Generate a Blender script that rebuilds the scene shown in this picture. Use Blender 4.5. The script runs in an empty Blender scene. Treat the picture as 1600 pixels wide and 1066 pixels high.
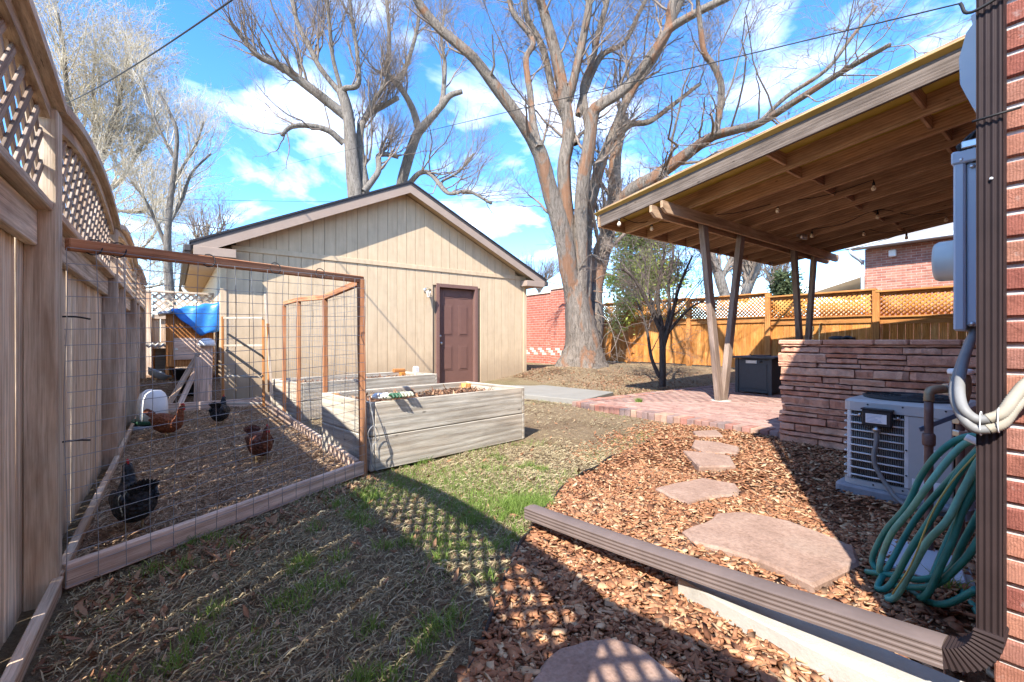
import bpy, bmesh, math, random
import numpy as np
from mathutils import Vector, Matrix, Euler

random.seed(7)
RNG = np.random.default_rng(11)
SC = bpy.context.scene
COL = SC.collection
R_ = math.radians

# ------------------------------------------------------------------ camera
CAM_H = 1.05
YAW = 36.9
cd = bpy.data.cameras.new("camera")
cam = bpy.data.objects.new("camera", cd)
COL.objects.link(cam)
cam.location = (0, 0, CAM_H)
cam.rotation_euler = (R_(90), 0, R_(-YAW))
cd.sensor_width = 36.0
cd.lens = 36.0 * 705 / 1600
cd.clip_start = 0.02
cd.clip_end = 2000
SC.camera = cam
SC.render.resolution_x = 1024
SC.render.resolution_y = 682

# ------------------------------------------------------------------ sun + sky
SUN_AZ, SUN_EL = 239.6, 45.0          # compass direction of the sun from +Y, elevation
W = bpy.data.worlds.new("World")
SC.world = W
W.use_nodes = True
def build_world():
    nt = W.node_tree
    for n in list(nt.nodes): nt.nodes.remove(n)
    N = lambda t, **k: _n(nt, t, **k)
    out = N('ShaderNodeOutputWorld'); bg = N('ShaderNodeBackground')
    sky = N('ShaderNodeTexSky'); sky.sky_type = 'NISHITA'; sky.sun_disc = False
    sky.sun_elevation = R_(SUN_EL); sky.sun_rotation = R_(SUN_AZ)
    sky.altitude = 1600; sky.air_density = 1.0; sky.dust_density = 0.3; sky.ozone_density = 2.2
    hs = N('ShaderNodeHueSaturation'); hs.inputs['Hue'].default_value = 0.503; hs.inputs['Saturation'].default_value = 1.28
    hs.inputs['Value'].default_value = 0.66
    nt.links.new(sky.outputs[0], hs.inputs['Color'])
    tc = N('ShaderNodeTexCoord'); sep = N('ShaderNodeSeparateXYZ')
    nt.links.new(tc.outputs['Generated'], sep.inputs[0])
    add = N('ShaderNodeMath', operation='ADD'); add.inputs[1].default_value = 0.22
    nt.links.new(sep.outputs[2], add.inputs[0])
    mx = N('ShaderNodeMath', operation='MAXIMUM'); mx.inputs[1].default_value = 0.05
    nt.links.new(add.outputs[0], mx.inputs[0])
    dx = N('ShaderNodeMath', operation='DIVIDE'); dy = N('ShaderNodeMath', operation='DIVIDE')
    nt.links.new(sep.outputs[0], dx.inputs[0]); nt.links.new(mx.outputs[0], dx.inputs[1])
    nt.links.new(sep.outputs[1], dy.inputs[0]); nt.links.new(mx.outputs[0], dy.inputs[1])
    cmb = N('ShaderNodeCombineXYZ')
    nt.links.new(dx.outputs[0], cmb.inputs[0]); nt.links.new(dy.outputs[0], cmb.inputs[1])
    mp = N('ShaderNodeMapping'); mp.inputs['Location'].default_value = (1.9, 9.3, 3.3)
    nt.links.new(cmb.outputs[0], mp.inputs[0])
    n1 = N('ShaderNodeTexNoise'); n1.inputs['Scale'].default_value = 2.2
    n1.inputs['Detail'].default_value = 9; n1.inputs['Roughness'].default_value = 0.55
    n1.inputs['Distortion'].default_value = 0.35
    nt.links.new(mp.outputs[0], n1.inputs['Vector'])
    rp = N('ShaderNodeValToRGB')
    rp.color_ramp.elements[0].position = 0.505; rp.color_ramp.elements[0].color = (0, 0, 0, 1)
    rp.color_ramp.elements[1].position = 0.95; rp.color_ramp.elements[1].color = (1, 1, 1, 1)
    nt.links.new(n1.outputs[0], rp.inputs[0])
    mul = N('ShaderNodeMath', operation='MULTIPLY'); mul.inputs[1].default_value = 0.45
    nt.links.new(rp.outputs[0], mul.inputs[0])
    mix = N('ShaderNodeMixRGB'); mix.inputs[2].default_value = (13.6, 12.7, 11.4, 1)
    nt.links.new(mul.outputs[0], mix.inputs[0]); nt.links.new(hs.outputs[0], mix.inputs[1])
    nt.links.new(mix.outputs[0], bg.inputs['Color'])
    bg.inputs['Strength'].default_value = 0.15
    nt.links.new(bg.outputs[0], out.inputs[0])
def _n(nt, t, **k):
    n = nt.nodes.new(t)
    for a, b in k.items(): setattr(n, a, b)
    return n
build_world()
sd = bpy.data.lights.new("sun", 'SUN'); sd.energy = 2.15; sd.angle = R_(0.5); sd.color = (1.0, 0.955, 0.88)
sun = bpy.data.objects.new("sun", sd); COL.objects.link(sun)
_ts = Vector((math.sin(R_(SUN_AZ)) * math.cos(R_(SUN_EL)), math.cos(R_(SUN_AZ)) * math.cos(R_(SUN_EL)), math.sin(R_(SUN_EL))))
sun.rotation_euler = (-_ts).to_track_quat('-Z', 'Y').to_euler()
sun.location = _ts * 30
SC.view_settings.view_transform = 'Standard'
SC.view_settings.look = 'None'
SC.view_settings.exposure = 2.5
SC.view_settings.gamma = 1.0
SC.view_settings.use_curve_mapping = False

# ------------------------------------------------------------------ object helpers
WM = {}
def tag(o, label=None, cat=None, group=None, kind=None):
    if label: o['label'] = label
    if cat: o['category'] = cat
    if group: o['group'] = group
    if kind: o['kind'] = kind
    return o
def put(o, M=None, parent=None):
    if o.name not in COL.objects: COL.objects.link(o)
    M = M if M is not None else Matrix.Identity(4)
    WM[o.name] = M
    if parent is not None:
        o.parent = parent
        o.matrix_basis = WM[parent.name].inverted() @ M
    else:
        o.matrix_basis = M
    return o
def thing(name, loc, label, cat, group=None, rz=0.0):
    o = bpy.data.objects.new(name, None); o.empty_display_size = 0.1
    put(o, Matrix.Translation(loc) @ Matrix.Rotation(rz, 4, 'Z'))
    return tag(o, label, cat, group)
def add(name, me, mat, parent=None, M=None, smooth=False, **tags):
    if mat is not None and not me.materials: me.materials.append(mat)
    o = bpy.data.objects.new(name, me)
    put(o, M, parent)
    if smooth and me.polygons:
        me.polygons.foreach_set('use_smooth', [True] * len(me.polygons))
    return tag(o, **tags)
def np_mesh(name, V, F):
    """V (n,3); F list of arrays (m,k)"""
    me = bpy.data.meshes.new(name)
    V = np.asarray(V, dtype=np.float32).reshape(-1, 3)
    if not isinstance(F, list): F = [F]
    F = [np.asarray(f, dtype=np.int32) for f in F if len(f)]
    me.vertices.add(len(V)); me.vertices.foreach_set('co', V.ravel())
    loops = np.concatenate([f.ravel() for f in F])
    tot = np.concatenate([np.full(len(f), f.shape[1], dtype=np.int32) for f in F])
    st = np.concatenate([[0], np.cumsum(tot)[:-1]]).astype(np.int32)
    me.loops.add(len(loops)); me.loops.foreach_set('vertex_index', loops)
    me.polygons.add(len(tot)); me.polygons.foreach_set('loop_start', st)
    try: me.polygons.foreach_set('loop_total', tot)
    except Exception: pass
    me.update(calc_edges=True); me.validate()
    return me
def py_mesh(name, V, F):
    me = bpy.data.meshes.new(name); me.from_pydata([tuple(v) for v in V], [], F); me.update(); return me
_bc = {}
def cbox_mesh(L, Wd, T, ch=0.004):
    key = (round(L, 4), round(Wd, 4), round(T, 4), ch)
    if key in _bc: return _bc[key].copy() if _bc[key].materials else _bc[key]
    hx, hy, hz = L / 2, Wd / 2, T / 2
    c = min(ch, hx * .45, hy * .45, hz * .45)
    V = []; idx = {}
    for sx in (-1, 1):
        for sy in (-1, 1):
            for sz in (-1, 1):
                for a in range(3):
                    p = [sx * (hx - c), sy * (hy - c), sz * (hz - c)]
                    p[a] = (sx * hx, sy * hy, sz * hz)[a]
                    idx[(sx, sy, sz, a)] = len(V); V.append(p)
    F = []
    S = (-1, 1)
    def q(*k): F.append([idx[i] for i in k])
    for s in S:
        q((s, -1, -1, 0), (s, 1, -1, 0), (s, 1, 1, 0), (s, -1, 1, 0)) if s > 0 else q((s, -1, -1, 0), (s, -1, 1, 0), (s, 1, 1, 0), (s, 1, -1, 0))
        q((-1, s, -1, 1), (-1, s, 1, 1), (1, s, 1, 1), (1, s, -1, 1)) if s > 0 else q((-1, s, -1, 1), (1, s, -1, 1), (1, s, 1, 1), (-1, s, 1, 1))
        q((-1, -1, s, 2), (1, -1, s, 2), (1, 1, s, 2), (-1, 1, s, 2)) if s > 0 else q((-1, -1, s, 2), (-1, 1, s, 2), (1, 1, s, 2), (1, -1, s, 2))
    for a, b in ((0, 1), (0, 2), (1, 2)):
        c3 = 3 - a - b
        for s1 in S:
            for s2 in S:
                def k(t, face):
                    v = [0, 0, 0]; v[a] = s1; v[b] = s2; v[c3] = t
                    return (v[0], v[1], v[2], face)
                f = [k(-1, a), k(1, a), k(1, b), k(-1, b)]
                q(*f)
    for sx in S:
        for sy in S:
            for sz in S:
                q((sx, sy, sz, 0), (sx, sy, sz, 1), (sx, sy, sz, 2))
    me = py_mesh('piece', V, F)
    bm = bmesh.new(); bm.from_mesh(me); bmesh.ops.recalc_face_normals(bm, faces=bm.faces); bm.to_mesh(me); bm.free()
    _bc[key] = me
    return me
_mc = {}
def piece(L, Wd, T, mat, ch=0.004):
    key = (round(L, 3), round(Wd, 3), round(T, 3), ch, mat.name)
    if key not in _mc:
        me = cbox_mesh(round(L, 3), round(Wd, 3), round(T, 3), ch)
        if me.materials: me = me.copy(); me.materials.clear()
        me.materials.append(mat); _mc[key] = me
    return _mc[key]
def frame(p0, p1, side):
    """matrix: x along p0->p1, y ~ side (width), z = thickness"""
    p0, p1 = Vector(p0), Vector(p1)
    x = (p1 - p0).normalized(); s = Vector(side)
    y = (s - x * s.dot(x)).normalized(); z = x.cross(y)
    M = Matrix(((x.x, y.x, z.x), (x.y, y.y, z.y), (x.z, y.z, z.z))).to_4x4()
    return Matrix.Translation((p0 + p1) / 2) @ M
def board(name, p0, p1, wd, th, mat, parent=None, side=(0, 0, 1), ch=0.004, roll=0.0, **tags):
    M = frame(p0, p1, side)
    if roll: M = M @ Matrix.Rotation(roll, 4, 'X')
    o = bpy.data.objects.new(name, piece((Vector(p1) - Vector(p0)).length, wd, th, mat, ch))
    put(o, M, parent)
    return tag(o, **tags)
def box(name, lo, hi, mat, parent=None, ch=0.004, **tags):
    lo, hi = Vector(lo), Vector(hi); d = hi - lo
    o = bpy.data.objects.new(name, piece(d.x, d.y, d.z, mat, ch))
    put(o, Matrix.Translation((lo + hi) / 2), parent)
    return tag(o, **tags)
def rbox(name, c, size, mat, parent=None, rz=0.0, ch=0.004, rot=None, **tags):
    o = bpy.data.objects.new(name, piece(*size, mat, ch))
    M = Matrix.Translation(c) @ (rot.to_matrix().to_4x4() if rot else Matrix.Rotation(rz, 4, 'Z'))
    put(o, M, parent); return tag(o, **tags)
def tubes_np(P, Rd, sides):
    """P (N,k,3) Rd (N,k) -> V,F"""
    N, k, _ = P.shape
    T = np.gradient(P, axis=1); T /= np.linalg.norm(T, axis=2, keepdims=True) + 1e-9
    ov = P[:, -1] - P[:, 0]; ov /= np.linalg.norm(ov, axis=1, keepdims=True) + 1e-9
    ref = np.zeros_like(ov); ref[np.arange(N), np.argmin(np.abs(ov), axis=1)] = 1
    U = np.cross(T, ref[:, None, :]); U /= np.linalg.norm(U, axis=2, keepdims=True) + 1e-9
    Vv = np.cross(T, U)
    a = np.arange(sides) * 2 * np.pi / sides
    ring = U[:, :, None, :] * np.cos(a)[None, None, :, None] + Vv[:, :, None, :] * np.sin(a)[None, None, :, None]
    V = P[:, :, None, :] + ring * Rd[:, :, None, None]
    base = (np.arange(N) * k * sides)[:, None, None]
    i = np.arange(k - 1)[None, :, None] * sides; j = np.arange(sides)[None, None, :]; j2 = (j + 1) % sides
    F = np.stack([base + i + j, base + i + j2, base + i + sides + j2, base + i + sides + j], axis=-1).reshape(-1, 4)
    return V.reshape(-1, 3), F
def smooth_path(pts, n):
    pts = np.asarray(pts, float); m = len(pts)
    if m < 3:
        s = np.linspace(0, 1, n)[:, None]; return pts[0] * (1 - s) + pts[-1] * s
    ext = np.vstack([2 * pts[0] - pts[1], pts, 2 * pts[-1] - pts[-2]])
    u = np.linspace(0, m - 1 - 1e-6, n); i = u.astype(int); t = (u - i)[:, None]
    p0, p1, p2, p3 = ext[i], ext[i + 1], ext[i + 2], ext[i + 3]
    return .5 * ((2 * p1) + (-p0 + p2) * t + (2 * p0 - 5 * p1 + 4 * p2 - p3) * t ** 2 + (-p0 + 3 * p1 - 3 * p2 + p3) * t ** 3)
def tube(name, pts, r, mat, parent=None, n=None, sides=8, rib=0.0, ribn=0, cap=True, **tags):
    n = n or max(2, 6 * (len(pts) - 1) + 1)
    P = smooth_path(pts, n); Rr = np.full(n, r) if np.isscalar(r) else np.interp(np.linspace(0, 1, n), np.linspace(0, 1, len(r)), r)
    if rib: Rr = Rr * (1 + rib * np.where(np.arange(n) % 2 == 0, 1, -1))
    # parallel transport frame
    T = np.gradient(P, axis=0); T /= np.linalg.norm(T, axis=1, keepdims=True) + 1e-12
    u = np.cross(T[0], [0.3, 0.5, 0.81]); u /= np.linalg.norm(u); V = []
    a = np.arange(sides) * 2 * np.pi / sides
    for i in range(n):
        u = u - T[i] * np.dot(u, T[i]); u /= np.linalg.norm(u) + 1e-12; v = np.cross(T[i], u)
        V.append(P[i] + Rr[i] * (np.cos(a)[:, None] * u + np.sin(a)[:, None] * v))
    V = np.concatenate(V); F = []
    for i in range(n - 1):
        for j in range(sides):
            F.append([i * sides + j, i * sides + (j + 1) % sides, (i + 1) * sides + (j + 1) % sides, (i + 1) * sides + j])
    if cap: F.append(list(range(sides))[::-1]); F.append([(n - 1) * sides + j for j in range(sides)])
    c = P.mean(axis=0)
    me = py_mesh(name, V - c, F)
    return add(name, me, mat, parent, Matrix.Translation(Vector(c)), smooth=True, **tags)
def lathe(name, prof, mat, M, parent=None, sides=24, smooth=True, **tags):
    V = []; F = []
    for r, z in prof:
        for j in range(sides):
            a = 2 * math.pi * j / sides; V.append((r * math.cos(a), r * math.sin(a), z))
    for i in range(len(prof) - 1):
        for j in range(sides):
            F.append([i * sides + j, i * sides + (j + 1) % sides, (i + 1) * sides + (j + 1) % sides, (i + 1) * sides + j])
    F.append(list(range(sides))[::-1]); F.append([(len(prof) - 1) * sides + j for j in range(sides)])
    return add(name, py_mesh(name, V, F), mat, parent, M, smooth=smooth, **tags)
def prism(name, poly, z0, z1, mat, parent=None, M=None, jitter=0.0, ch=0.0, **tags):
    """extrude polygon (list of xy) from z0 to z1, with a chamfered top rim"""
    c = np.mean(np.asarray(poly, float), axis=0); n = len(poly)
    pl = np.asarray(poly, float) - c
    V = [(x, y, z0) for x, y in pl] + [(x, y, z1 - ch) for x, y in pl]
    F = [list(range(n))[::-1]]
    for j in range(n): F.append([j, (j + 1) % n, n + (j + 1) % n, n + j])
    if ch:
        ln = np.linalg.norm(pl, axis=1)[:, None]; pi = pl * (1 - ch * 1.2 / np.maximum(ln, ch * 2))
        V += [(x, y, z1) for x, y in pi]
        for j in range(n): F.append([n + j, n + (j + 1) % n, 2 * n + (j + 1) % n, 2 * n + j])
        F.append(list(range(2 * n, 3 * n)))
    else: F.append(list(range(n, 2 * n)))
    M = (M or Matrix.Identity(4)) @ Matrix.Translation((c[0], c[1], 0))
    return add(name, py_mesh(name, V, F), mat, parent, M, **tags)
def join_boxes(name, items, mat, parent=None, M=None, **tags):
    """items: (matrix, (l,w,t)) -> one mesh (for pieces too small to pick apart)"""
    cu = np.array([[x, y, z] for x in (-.5, .5) for y in (-.5, .5) for z in (-.5, .5)])
    cf = np.array([[0, 1, 3, 2], [4, 6, 7, 5], [0, 4, 5, 1], [2, 3, 7, 6], [0, 2, 6, 4], [1, 5, 7, 3]])
    V = []; F = []
    for i, (m, s) in enumerate(items):
        A = np.array(m); p = cu * np.array(s)
        V.append(p @ A[:3, :3].T + A[:3, 3]); F.append(cf + 8 * i)
    return add(name, np_mesh(name, np.concatenate(V), np.concatenate(F)), mat, parent, M, **tags)

# ------------------------------------------------------------------ materials
def srgb(r, g, b):
    f = lambda c: (c / 255) / 12.92 if c / 255 <= .04045 else ((c / 255 + .055) / 1.055) ** 2.4
    return (f(r), f(g), f(b), 1)
def C(*c): return (c[0], c[1], c[2], 1)
class MT:
    def __init__(s, name, rough=0.8, spec=0.25, metal=0.0):
        s.m = bpy.data.materials.new(name); s.m.use_nodes = True; s.nt = s.m.node_tree
        s.b = s.nt.nodes['Principled BSDF']; s.b.inputs['Roughness'].default_value = rough
        s.b.inputs['Specular IOR Level'].default_value = spec; s.b.inputs['Metallic'].default_value = metal
    def n(s, t, **k): return _n(s.nt, t, **k)
    def l(s, a, b): s.nt.links.new(a, b); return b
    def coord(s, scale=(1, 1, 1), kind='Object', rnd=0.0):
        tc = s.n('ShaderNodeTexCoord'); mp = s.n('ShaderNodeMapping'); mp.inputs['Scale'].default_value = scale
        o = tc.outputs[kind]
        if rnd:
            oi = s.n('ShaderNodeObjectInfo'); mu = s.n('ShaderNodeMath', operation='MULTIPLY'); mu.inputs[1].default_value = rnd
            s.l(oi.outputs['Random'], mu.inputs[0]); ad = s.n('ShaderNodeVectorMath', operation='ADD')
            s.l(o, ad.inputs[0]); s.l(mu.outputs[0], ad.inputs[1]); o = ad.outputs[0]
        s.l(o, mp.inputs[0]); return mp.outputs[0]
    def noise(s, vec, scale, detail=4, rough=.6, dist=0.0):
        n = s.n('ShaderNodeTexNoise'); n.inputs['Scale'].default_value = scale; n.inputs['Detail'].default_value = detail
        n.inputs['Roughness'].default_value = rough; n.inputs['Distortion'].default_value = dist
        s.l(vec, n.inputs['Vector']); return n.outputs[0]
    def ramp(s, fac, stops):
        r = s.n('ShaderNodeValToRGB'); e = r.color_ramp.elements
        while len(e) < len(stops): e.new(0.5)
        for i, (p, c) in enumerate(stops): e[i].position = p; e[i].color = c
        s.l(fac, r.inputs[0]); return r.outputs[0]
    def mix(s, a, b, fac, mode='MIX'):
        m = s.n('ShaderNodeMixRGB', blend_type=mode)
        for v, i in ((fac, 0), (a, 1), (b, 2)):
            if isinstance(v, (tuple, float, int)): m.inputs[i].default_value = v
            else: s.l(v, m.inputs[i])
        return m.outputs[0]
    def math(s, op, a, b=0.0):
        m = s.n('ShaderNodeMath', operation=op)
        for v, i in ((a, 0), (b, 1)):
            if isinstance(v, (float, int)): m.inputs[i].default_value = v
            else: s.l(v, m.inputs[i])
        return m.outputs[0]
    def rand(s, lo, hi):
        oi = s.n('ShaderNodeObjectInfo'); mr = s.n('ShaderNodeMapRange')
        mr.inputs['To Min'].default_value = lo; mr.inputs['To Max'].default_value = hi
        s.l(oi.outputs['Random'], mr.inputs[0]); return mr.outputs[0]
    def island(s):
        return s.n('ShaderNodeNewGeometry').outputs['Random Per Island']
    def bump(s, h, dist=0.01, st=0.5):
        b = s.n('ShaderNodeBump'); b.inputs['Distance'].default_value = dist; b.inputs['Strength'].default_value = st
        s.l(h, b.inputs['Height']); s.l(b.outputs[0], s.b.inputs['Normal'])
    def col(s, c):
        if isinstance(c, tuple): s.b.inputs['Base Color'].default_value = c
        else: s.l(c, s.b.inputs['Base Color'])
        return s
def scale_col(c, k): return (c[0] * k, c[1] * k, c[2] * k, 1)
def m_wood(name, base, dark, tint=None, tint_amt=0.0, grain=1.0, rough=.85, vary=.18, knots=True):
    """sawn wood, grain along local X"""
    t = MT(name, rough, .15)
    v = t.coord((1.1, 16 * grain, 16 * grain), rnd=37.0)
    n1 = t.noise(v, 1.6, 6, .65, .6)
    c = t.ramp(n1, [(.28, dark), (.62, base), (.85, scale_col(base, 1.18))])
    v2 = t.coord((.5, 5, 5), rnd=11.0)
    n2 = t.noise(v2, 2.2, 3, .5, 1.5)
    c = t.mix(c, scale_col(dark, .75), t.ramp(n2, [(.56, C(0, 0, 0)), (.8, C(.6, .6, .6))]))
    if tint is not None:
        v3 = t.coord((.9, 3, 3), rnd=23.0)
        n3 = t.noise(v3, 1.3, 4, .6)
        c = t.mix(c, tint, t.ramp(n3, [(.5 - tint_amt * .3, C(0, 0, 0)), (.75, C(.75, .75, .75))]))
    if knots:
        v4 = t.coord((1.0, 2.6, 2.6), rnd=51.0)
        vo = t.n('ShaderNodeTexVoronoi'); vo.inputs['Scale'].default_value = 2.6; t.l(v4, vo.inputs['Vector'])
        c = t.mix(c, scale_col(dark, .45), t.ramp(vo.outputs['Distance'], [(.035, C(.85, .85, .85)), (.075, C(0, 0, 0))]))
    # cathedral growth rings and fine fibre streaks
    wv = t.n('ShaderNodeTexWave', wave_type='BANDS', bands_direction='Y'); wv.inputs['Scale'].default_value = 7 * grain; wv.inputs['Distortion'].default_value = 6
    wv.inputs['Detail'].default_value = 2.5; wv.inputs['Detail Scale'].default_value = 1.2; t.l(t.coord((.14, 1.3, 1.3), rnd=71.0), wv.inputs['Vector'])
    c = t.mix(c, t.ramp(wv.outputs['Fac'], [(.12, C(.66, .60, .55)), (.4, C(1, 1, 1)), (.9, C(1.1, 1.09, 1.08))]), .5, 'MULTIPLY')
    fb = t.noise(t.coord((3, 140, 140), rnd=13.0), 1.5, 5, .7)
    c = t.mix(c, t.ramp(fb, [(.3, C(.62, .59, .56)), (.48, C(1.05, 1.05, 1.05)), (.75, C(1.28, 1.28, 1.28))]), .75, 'MULTIPLY')
    ck = t.noise(t.coord((1.2, 70, 70), rnd=19.0), 1.2, 2, .5)
    c = t.mix(c, scale_col(dark, .3), t.ramp(ck, [(.70, C(0, 0, 0)), (.76, C(.8, .8, .8))]))
    st = t.noise(t.coord((.8, 1.6, 1.6), rnd=29.0), 2.5, 5, .6)
    c = t.mix(c, t.ramp(st, [(.3, C(.78, .76, .74)), (.6, C(1.15, 1.15, 1.14))]), .8, 'MULTIPLY')
    rv = t.rand(1 - vary, 1 + vary)
    c = t.mix(c, rv, 1.0, 'MULTIPLY')
    t.col(c)
    hsum = t.math('ADD', fb, t.math('MULTIPLY', wv.outputs['Fac'], .4))
    t.bump(hsum, .004, .7)
    return t.m
def m_plain(name, c, rough=.6, spec=.3, metal=0.0, nscale=14, namt=.12, bump=.0, bscale=120):
    t = MT(name, rough, spec, metal)
    v = t.coord(rnd=9.0)
    n = t.noise(v, nscale, 5, .65)
    col = t.mix(c, t.ramp(n, [(.25, C(1 - namt * 2, 1 - namt * 2, 1 - namt * 2)), (.75, C(1 + namt, 1 + namt, 1 + namt))]), 1.0, 'MULTIPLY')
    t.col(col)
    if bump: t.bump(t.noise(v, bscale, 4, .6), bump, .6)
    return t.m
def m_brick_piece(name, cols, ns=40, bump=.004, vary=.16, spots=True):
    t = MT(name, .9, .12)
    v = t.coord(rnd=31.0)
    n = t.noise(v, 9, 5, .65)
    oi = t.n('ShaderNodeObjectInfo')
    c = t.ramp(oi.outputs['Random'], [(i / (len(cols) - 1), cols[i]) for i in range(len(cols))])
    c = t.mix(c, t.ramp(n, [(.25, C(.62, .6, .6)), (.55, C(1, 1, 1)), (.85, C(1.3, 1.28, 1.25))]), 1.0, 'MULTIPLY')
    if spots:
        n2 = t.noise(v, 55, 3, .7)
        c = t.mix(c, C(.02, .015, .012), t.ramp(n2, [(.62, C(0, 0, 0)), (.75, C(.6, .6, .6))]))
    if spots:
        cw = t.n('ShaderNodeTexWave', wave_type='BANDS', bands_direction='Y'); cw.inputs['Scale'].default_value = 55; cw.inputs['Distortion'].default_value = 3; cw.inputs['Detail'].default_value = 3; t.l(v, cw.inputs['Vector'])
        c = t.mix(c, t.ramp(cw.outputs['Fac'], [(.1, C(.62, .6, .58)), (.5, C(1, 1, 1))]), .7, 'MULTIPLY')
        n3 = t.noise(v, 14, 4, .7)
        c = t.mix(c, C(.62, .55, .50), t.ramp(n3, [(.62, C(0, 0, 0)), (.74, C(.55, .55, .55))]))
    t.col(c)
    t.bump(t.noise(v, ns, 8, .8), bump, 1.0)
    return t.m
def m_brickwall(name, c1, c2, mortar, scale=1.0, axis='YZ', squash=None, bw=.204, bh=.0677):
    t = MT(name, .9, .12)
    tc = t.n('ShaderNodeTexCoord'); sp = t.n('ShaderNodeSeparateXYZ'); t.l(tc.outputs['Object'], sp.inputs[0])
    cb = t.n('ShaderNodeCombineXYZ')
    t.l(sp.outputs['XYZ'.index(axis[0])], cb.inputs[0]); t.l(sp.outputs['XYZ'.index(axis[1])], cb.inputs[1])
    br = t.n('ShaderNodeTexBrick'); t.l(cb.outputs[0], br.inputs['Vector'])
    br.inputs['Scale'].default_value = 1.0; br.inputs['Brick Width'].default_value = bw; br.inputs['Row Height'].default_value = bh
    br.inputs['Mortar Size'].default_value = .006; br.inputs['Mortar Smooth'].default_value = .2
    br.inputs['Color1'].default_value = c1; br.inputs['Color2'].default_value = c2; br.inputs['Mortar'].default_value = mortar
    n = t.noise(tc.outputs['Object'], 6, 5, .6)
    c = t.mix(br.outputs['Color'], t.ramp(n, [(.3, C(.75, .75, .75)), (.7, C(1.15, 1.15, 1.15))]), 1.0, 'MULTIPLY')
    t.col(c)
    inv = t.math('SUBTRACT', 1.0, br.outputs['Fac']); t.bump(inv, .008, .8)
    return t.m
def m_island(name, cols, rough=.9, spec=.1, transl=0.0):
    t = MT(name, rough, spec)
    c = t.ramp(t.island(), [(i / (len(cols) - 1), cols[i]) for i in range(len(cols))])
    v = t.coord(kind='Object'); n = t.noise(v, 60, 3, .6)
    c = t.mix(c, t.ramp(n, [(.25, C(.7, .7, .7)), (.75, C(1.2, 1.2, 1.2))]), 1.0, 'MULTIPLY')
    t.col(c)
    if transl:
        tr = t.n('ShaderNodeBsdfTranslucent'); t.l(c, tr.inputs[0]); ms = t.n('ShaderNodeMixShader'); ms.inputs[0].default_value = transl
        t.l(t.b.outputs[0], ms.inputs[1]); t.l(tr.outputs[0], ms.inputs[2]); t.l(ms.outputs[0], t.nt.nodes['Material Output'].inputs[0])
    return t.m
def m_bark(name, light, dark, orange=None, sc=1.0):
    t = MT(name, .95, .08)
    v = t.coord((7 * sc, 7 * sc, 1.0 * sc))
    n = t.noise(v, 2.2, 8, .75, 1.0)
    c = t.ramp(n, [(.34, dark), (.44, scale_col(light, .62)), (.54, light), (.75, scale_col(light, 1.3))])
    if orange is not None:
        n2 = t.noise(t.coord((.9 * sc, .9 * sc, .35 * sc)), 1.5, 4, .6, .8)
        c = t.mix(c, orange, t.ramp(n2, [(.52, C(0, 0, 0)), (.60, C(.8, .8, .8))]))
    t.col(c); t.bump(n, .07, 1.0)
    return t.m

def m_siding():
    t = MT('tan_siding_paint', .75, .2)
    v = t.coord(rnd=9.0); pos = t.n('ShaderNodeNewGeometry').outputs['Position']
    n = t.noise(v, 5, 5, .65); st = t.noise(t.coord((9, 9, .8), rnd=17.0), 1.6, 5, .6)
    c = t.mix(C(.545, .41, .265), t.ramp(n, [(.25, C(.90, .90, .90)), (.75, C(1.05, 1.05, 1.05))]), 1.0, 'MULTIPLY')
    c = t.mix(c, t.ramp(st, [(.3, C(.88, .87, .86)), (.6, C(1.03, 1.03, 1.03))]), 1.0, 'MULTIPLY')
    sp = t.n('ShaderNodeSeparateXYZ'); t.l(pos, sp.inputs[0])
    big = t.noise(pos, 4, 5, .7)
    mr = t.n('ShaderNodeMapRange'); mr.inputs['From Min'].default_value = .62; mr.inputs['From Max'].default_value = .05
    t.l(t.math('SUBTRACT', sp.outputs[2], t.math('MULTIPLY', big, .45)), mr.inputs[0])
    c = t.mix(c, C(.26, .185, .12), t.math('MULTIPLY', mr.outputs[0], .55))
    t.col(c); t.bump(t.noise(t.coord((60, 60, 6), rnd=3.0), 2, 5, .7), .0025, .6)
    return t.m
MAT = {}
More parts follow.
